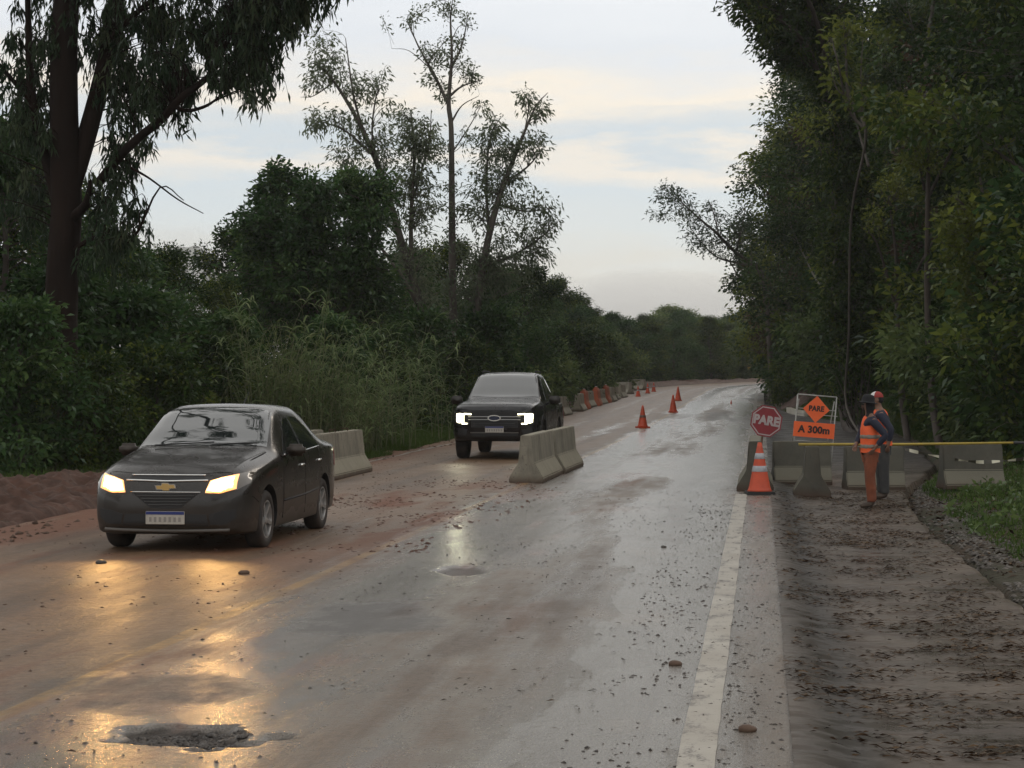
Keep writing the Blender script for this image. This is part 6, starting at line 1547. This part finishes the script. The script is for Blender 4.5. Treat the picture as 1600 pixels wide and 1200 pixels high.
person('worker in white and red cap, dark jacket and dark trousers, behind the other worker', (p2l[0], p2l[1], p2l[2] + .012), R(-12), .945,
       dict(lean=-.05, legs={-1: [(.02, 0), (.03, 0)], 1: [(-.04, 0), (-.03, 0)]}, arms={-1: [(.13, -.25, 1.12), (.09, -.23, .90)], 1: [(-.02, .26, 1.10), (-.12, .2, .90)]}), M_GREY, 'cap')

# ------------------------------------------------------------------ litter, stones and clods
rng = np.random.default_rng(55)
def scatter_stones(name, pts, size, m, seed, squash=.6):
    r_ = np.random.default_rng(seed)
    base = np.array([(1, 0, 0), (-.5, .87, 0), (-.5, -.87, 0), (.1, 0, .9), (.62, .75, .35), (-.95, .1, .4), (.5, -.8, .38)])
    fc = np.array([(0, 4, 3), (4, 1, 3), (1, 5, 3), (5, 2, 3), (2, 6, 3), (6, 0, 3), (0, 1, 4), (1, 2, 5), (2, 0, 6)])
    n = len(pts); s = size * r_.uniform(.4, 1.6, n) ** 1.6
    a = r_.uniform(0, 6.28, n); c_, s_ = np.cos(a), np.sin(a)
    b = base[None] * (1 + .35 * r_.normal(size=(n, 7, 1))) * np.array([1, .75, squash])
    v = np.stack([b[..., 0] * c_[:, None] - b[..., 1] * s_[:, None], b[..., 0] * s_[:, None] + b[..., 1] * c_[:, None], b[..., 2] - .1], -1) * s[:, None, None] + pts[:, None]
    f = (fc[None] + (np.arange(n) * 7)[:, None, None]).reshape(-1, 3)
    return me_obj(name, np_mesh(name, v.reshape(-1, 3), f), m, kind='stuff')
M_STONE = mat('dark_wet_stones', (.022, .017, .014), (.055, .043, .034), 7, .5)
M_GRAVEL = mat('grey_brown_gravel', (.035, .029, .024), (.12, .105, .09), 9, .7)
def uv_pts(n, u0, u1, y0, y1, dens, zf, r_, pw=1.5, seed=1, thr=.5):
    y = y0 + (y1 - y0) * r_.uniform(0, 1, n) ** pw; u = r_.uniform(u0, u1, n) if not callable(u1) else u0(y) + (u1(y) - u0(y)) * r_.uniform(0, 1, n)
    x, _ = W(u, y)
    if dens: k = fbm(x * dens, y * dens * .6, seed, 4) + r_.normal(0, .08, n) > thr; x, y = x[k], y[k]
    return np.stack([x, y, zf(x, y)], -1)
scatter_stones('road_stones', uv_pts(2600, -3.4, .40, 8, 30, 1.1, road_z, rng, 1.3, 3, .57), .0080, M_STONE, 1)
scatter_stones('road_stones', uv_pts(2600, -.65, .42, 8, 27, 1.5, road_z, rng, 1.2, 4, .49), .0085, M_STONE, 2)
scatter_stones('road_stones', uv_pts(3600, -7.6, -3.4, 10, 45, .9, road_z, rng, 1.3, 5, .53), .011, mat('brown_clods', (.07, .038, .025), (.12, .075, .05), 5, .8), 3)
scatter_stones('red_clods', uv_pts(2600, -6.2, -2.9, 19, 33, 1.6, road_z, rng, 1.0, 15, .55), .020, mat('red_mud_clods', (.105, .042, .022), (.07, .03, .017), 8, .7), 9, .5)
scatter_stones('gravel', uv_pts(7000, lambda y: umax(y) - .3, lambda y: umax(y) + .7, 11, 34, 1.3, terrain, rng, 1.2, 6, .48), .020, M_GRAVEL, 4, .7)
scatter_stones('gravel', uv_pts(2500, -8.9, -7.6, 17, 70, .9, lambda x, y: np.where(U(x, y) > -8.55, road_z(x, y), terrain(x, y)), rng, 1.2, 7, .48), .026, mat('brown_clods', (.07, .038, .025)), 5, .7)
hp = uv_pts(420, 0, 1, 0, 1, None, lambda x, y: x * 0, rng)
a_ = rng.uniform(0, 6.28, 500); q_ = np.sqrt(rng.uniform(0, 1, 500)) * .8; hx_ = HOLE1[0] + .38 * q_ * np.cos(a_); hy_ = HOLE1[1] + .26 * q_ * np.sin(a_)
scatter_stones('gravel', np.stack([hx_, hy_, road_z(hx_, hy_)], -1), .012, M_STONE, 6, .7)
for px_, py_, s_, lb in ((158, 884, .055, 'dark clod lying on the road below the near car headlight'), (381, 902, .050, 'flat dark clod on the road right of the near car reflection'), (1037, 855, .030, 'small dark stone alone in the wet right lane'), (1055, 1040, .045, 'brown flat stone left of the white edge line'), (1168, 1143, .05, 'brown clod right of the white edge line at the bottom')):
    x_, y_ = ground_pt(px_, py_, -.03); u_ = float(U(np.array([x_]), np.array([y_]))[0])
    bm = bmesh.new(); bmesh.ops.create_icosphere(bm, subdivisions=2, radius=1)
    for v in bm.verts: v.co *= 1 + .5 * (float(fbm(v.co.x * 1.7 + px_, v.co.y * 1.7 + v.co.z, 7, 3)) - .5)
    bmesh.ops.scale(bm, vec=(s_, s_ * .7, s_ * .5), verts=list(bm.verts))
    o = bm_obj('clod', bm, M_STONE if s_ != .045 and s_ != .05 else mat('brown_clods', (.07, .038, .025)), None, True); o.location = (x_, y_, (rzf(x_, y_) if u_ < .44 else shz(x_, y_)) + s_ * .2); tag(o, lb, 'stone')
# twigs, needles and dead leaves washed over the shoulder
nc = 230; cy_ = 7.6 + 23 * rng.uniform(0, 1, nc) ** 1.2; cu_ = .5 + (umax(cy_) - .6) * rng.uniform(0, 1, nc) ** .9; sz_ = rng.uniform(.25, 1.3, nc) ** 1.5
ct_ = (10 + 42 * sz_).astype(int); ci_ = np.repeat(np.arange(nc), ct_)
uu_ = cu_[ci_] + rng.normal(0, .20, len(ci_)) * sz_[ci_]; yy_ = cy_[ci_] + rng.normal(0, .055, len(ci_)) * (1 + sz_[ci_]) * (cy_[ci_] / 12)
k_ = (uu_ > .46) & (uu_ < umax(yy_) + .1); uu_, yy_ = uu_[k_], yy_[k_]; xx_, _ = W(uu_, yy_); pt = np.stack([xx_, yy_, shoulder_z(xx_, yy_) + rng.uniform(0, .012, len(xx_))], -1)
n = len(pt); d = np.stack([rng.normal(0, 1, n) + 1.2 * np.sign(rng.normal(size=n)), rng.normal(0, .5, n), rng.normal(0, .06, n)], -1)
v = leaf_arrays(rng, pt + np.array([0, 0, .005]), d, .070, .011, 2.)
me = leaf_mesh('twig_litter', v, np.clip(rng.normal(.45, .25, n), 0, 1), leaf_mat('dead_twigs_and_leaves', (.016, .010, .007), (.050, .029, .017), (.13, .082, .045), .05, .015))
me_obj('twig_litter', me, None, kind='stuff')
pt = uv_pts(1500, -3.0, .44, 7.5, 30, 1.1, road_z, rng, 1.2, 12, .55); n = len(pt)
v = leaf_arrays(rng, pt + np.array([0, 0, .006]), np.stack([rng.normal(0, 1, n), rng.normal(0, .5, n), rng.normal(0, .05, n)], -1), .045, .010, 3.)
me = leaf_mesh('twig_litter', v, np.clip(rng.normal(.4, .25, n), 0, 1), bpy.data.materials['dead_twigs_and_leaves']); me_obj('twig_litter', me, None, kind='stuff')
n = 5000; pt = uv_pts(n, lambda y: umax(y) - .1, lambda y: umax(y) + 2.6, 12, 40, 1., terrain, rng, 1.2, 13, .45); n = len(pt)
v = leaf_arrays(rng, pt + np.array([0, 0, .012]), rng.normal(size=(n, 3)) * np.array([1, 1, .15]), .08, .03, 2.)
me = leaf_mesh('leaf_litter', v, np.clip(rng.normal(.5, .25, n), 0, 1), bpy.data.materials['dead_twigs_and_leaves']); me_obj('leaf_litter', me, None, kind='stuff')

# ------------------------------------------------------------------ wooded hills far off and the morning haze
def hill(x0, x1, y0, y1, ridge, seed, nx, ny, col):
    a = np.linspace(x0, x1, nx); b = np.linspace(0, 1, ny); A, B = np.meshgrid(a, b, indexing='ij')
    H = ridge(A) * (1 - (2 * B - 1) ** 2) ** .7
    H = H * (.82 + .36 * fbm(A * .006, B * 4, seed, 5)) + 9 * (fbm(A * .09, B * 26, seed + 2, 4) - .4) * (H > 4)
    me = np_mesh('hills', np.stack([A, y0 + (y1 - y0) * B, H - 14], -1).reshape(-1, 3), grid_faces(nx, ny), True)
    return me_obj('hills', me, mat('wooded_hillside', (.016, .030, .014), (.035, .050, .024), .05, .9), kind='structure')
hill(-420, -60, 560, 760, lambda x: 18 + 38 * np.exp(-((x + 112) / 34) ** 2) + 44 * np.exp(-((x + 200) / 50) ** 2), 501, 160, 60, None)
hill(-40, 330, 640, 900, lambda x: 13 + 15 * np.exp(-((x - 62) / 40) ** 2) + 12 * np.exp(-((x - 130) / 60) ** 2), 502, 160, 60, None)
bm = bmesh.new(); box(bm, (0, 400, 52), (1700, 1300, 158)); hz = bm_obj('haze', bm, None); hz['kind'] = 'stuff'
m = bpy.data.materials.new('morning_haze'); m.use_nodes = True; t = m.node_tree; t.nodes.clear()
pv = t.nodes.new('ShaderNodeVolumePrincipled'); pv.inputs['Color'].default_value = (.93, .925, .91, 1); pv.inputs['Density'].default_value = HAZE; pv.inputs['Anisotropy'].default_value = 0.
t.links.new(pv.outputs[0], t.nodes.new('ShaderNodeOutputMaterial').inputs['Volume'])
hz.data.materials.append(m)
m.cycles.homogeneous_volume = True
def mist(cx, cy, cz, rx, ry, rz, dens, seed):
    bm = bmesh.new(); bmesh.ops.create_icosphere(bm, subdivisions=5, radius=1)
    for v in bm.verts:
        n_ = float(fbm(v.co.x * 2.6 + 9, v.co.z * 2.0 + v.co.y * 1.3, seed, 4)) - .5
        v.co *= 1 + .7 * n_
        v.co = Vector((cx + v.co.x * rx, cy + v.co.y * ry, cz + max(v.co.z, -.3) * rz))
    o_ = bm_obj('mist', bm, None, None, True); o_['kind'] = 'stuff'
    m_ = bpy.data.materials.new('low_cloud'); m_.use_nodes = True; t_ = m_.node_tree; t_.nodes.clear()
    pv_ = t_.nodes.new('ShaderNodeVolumePrincipled'); pv_.inputs['Color'].default_value = (.985, .985, .985, 1); pv_.inputs['Density'].default_value = dens
    t_.links.new(pv_.outputs[0], t_.nodes.new('ShaderNodeOutputMaterial').inputs['Volume']); o_.data.materials.append(m_)
mist(120, 545, 4, 230, 70, 27, .013, 601)
mist(60, 600, 16, 70, 40, 20, .010, 602)
mist(-110, 500, 6, 120, 40, 34, .012, 603)
print('objects', len(bpy.data.objects), 'tris', sum(len(me.polygons) * 2 for me in bpy.data.meshes))
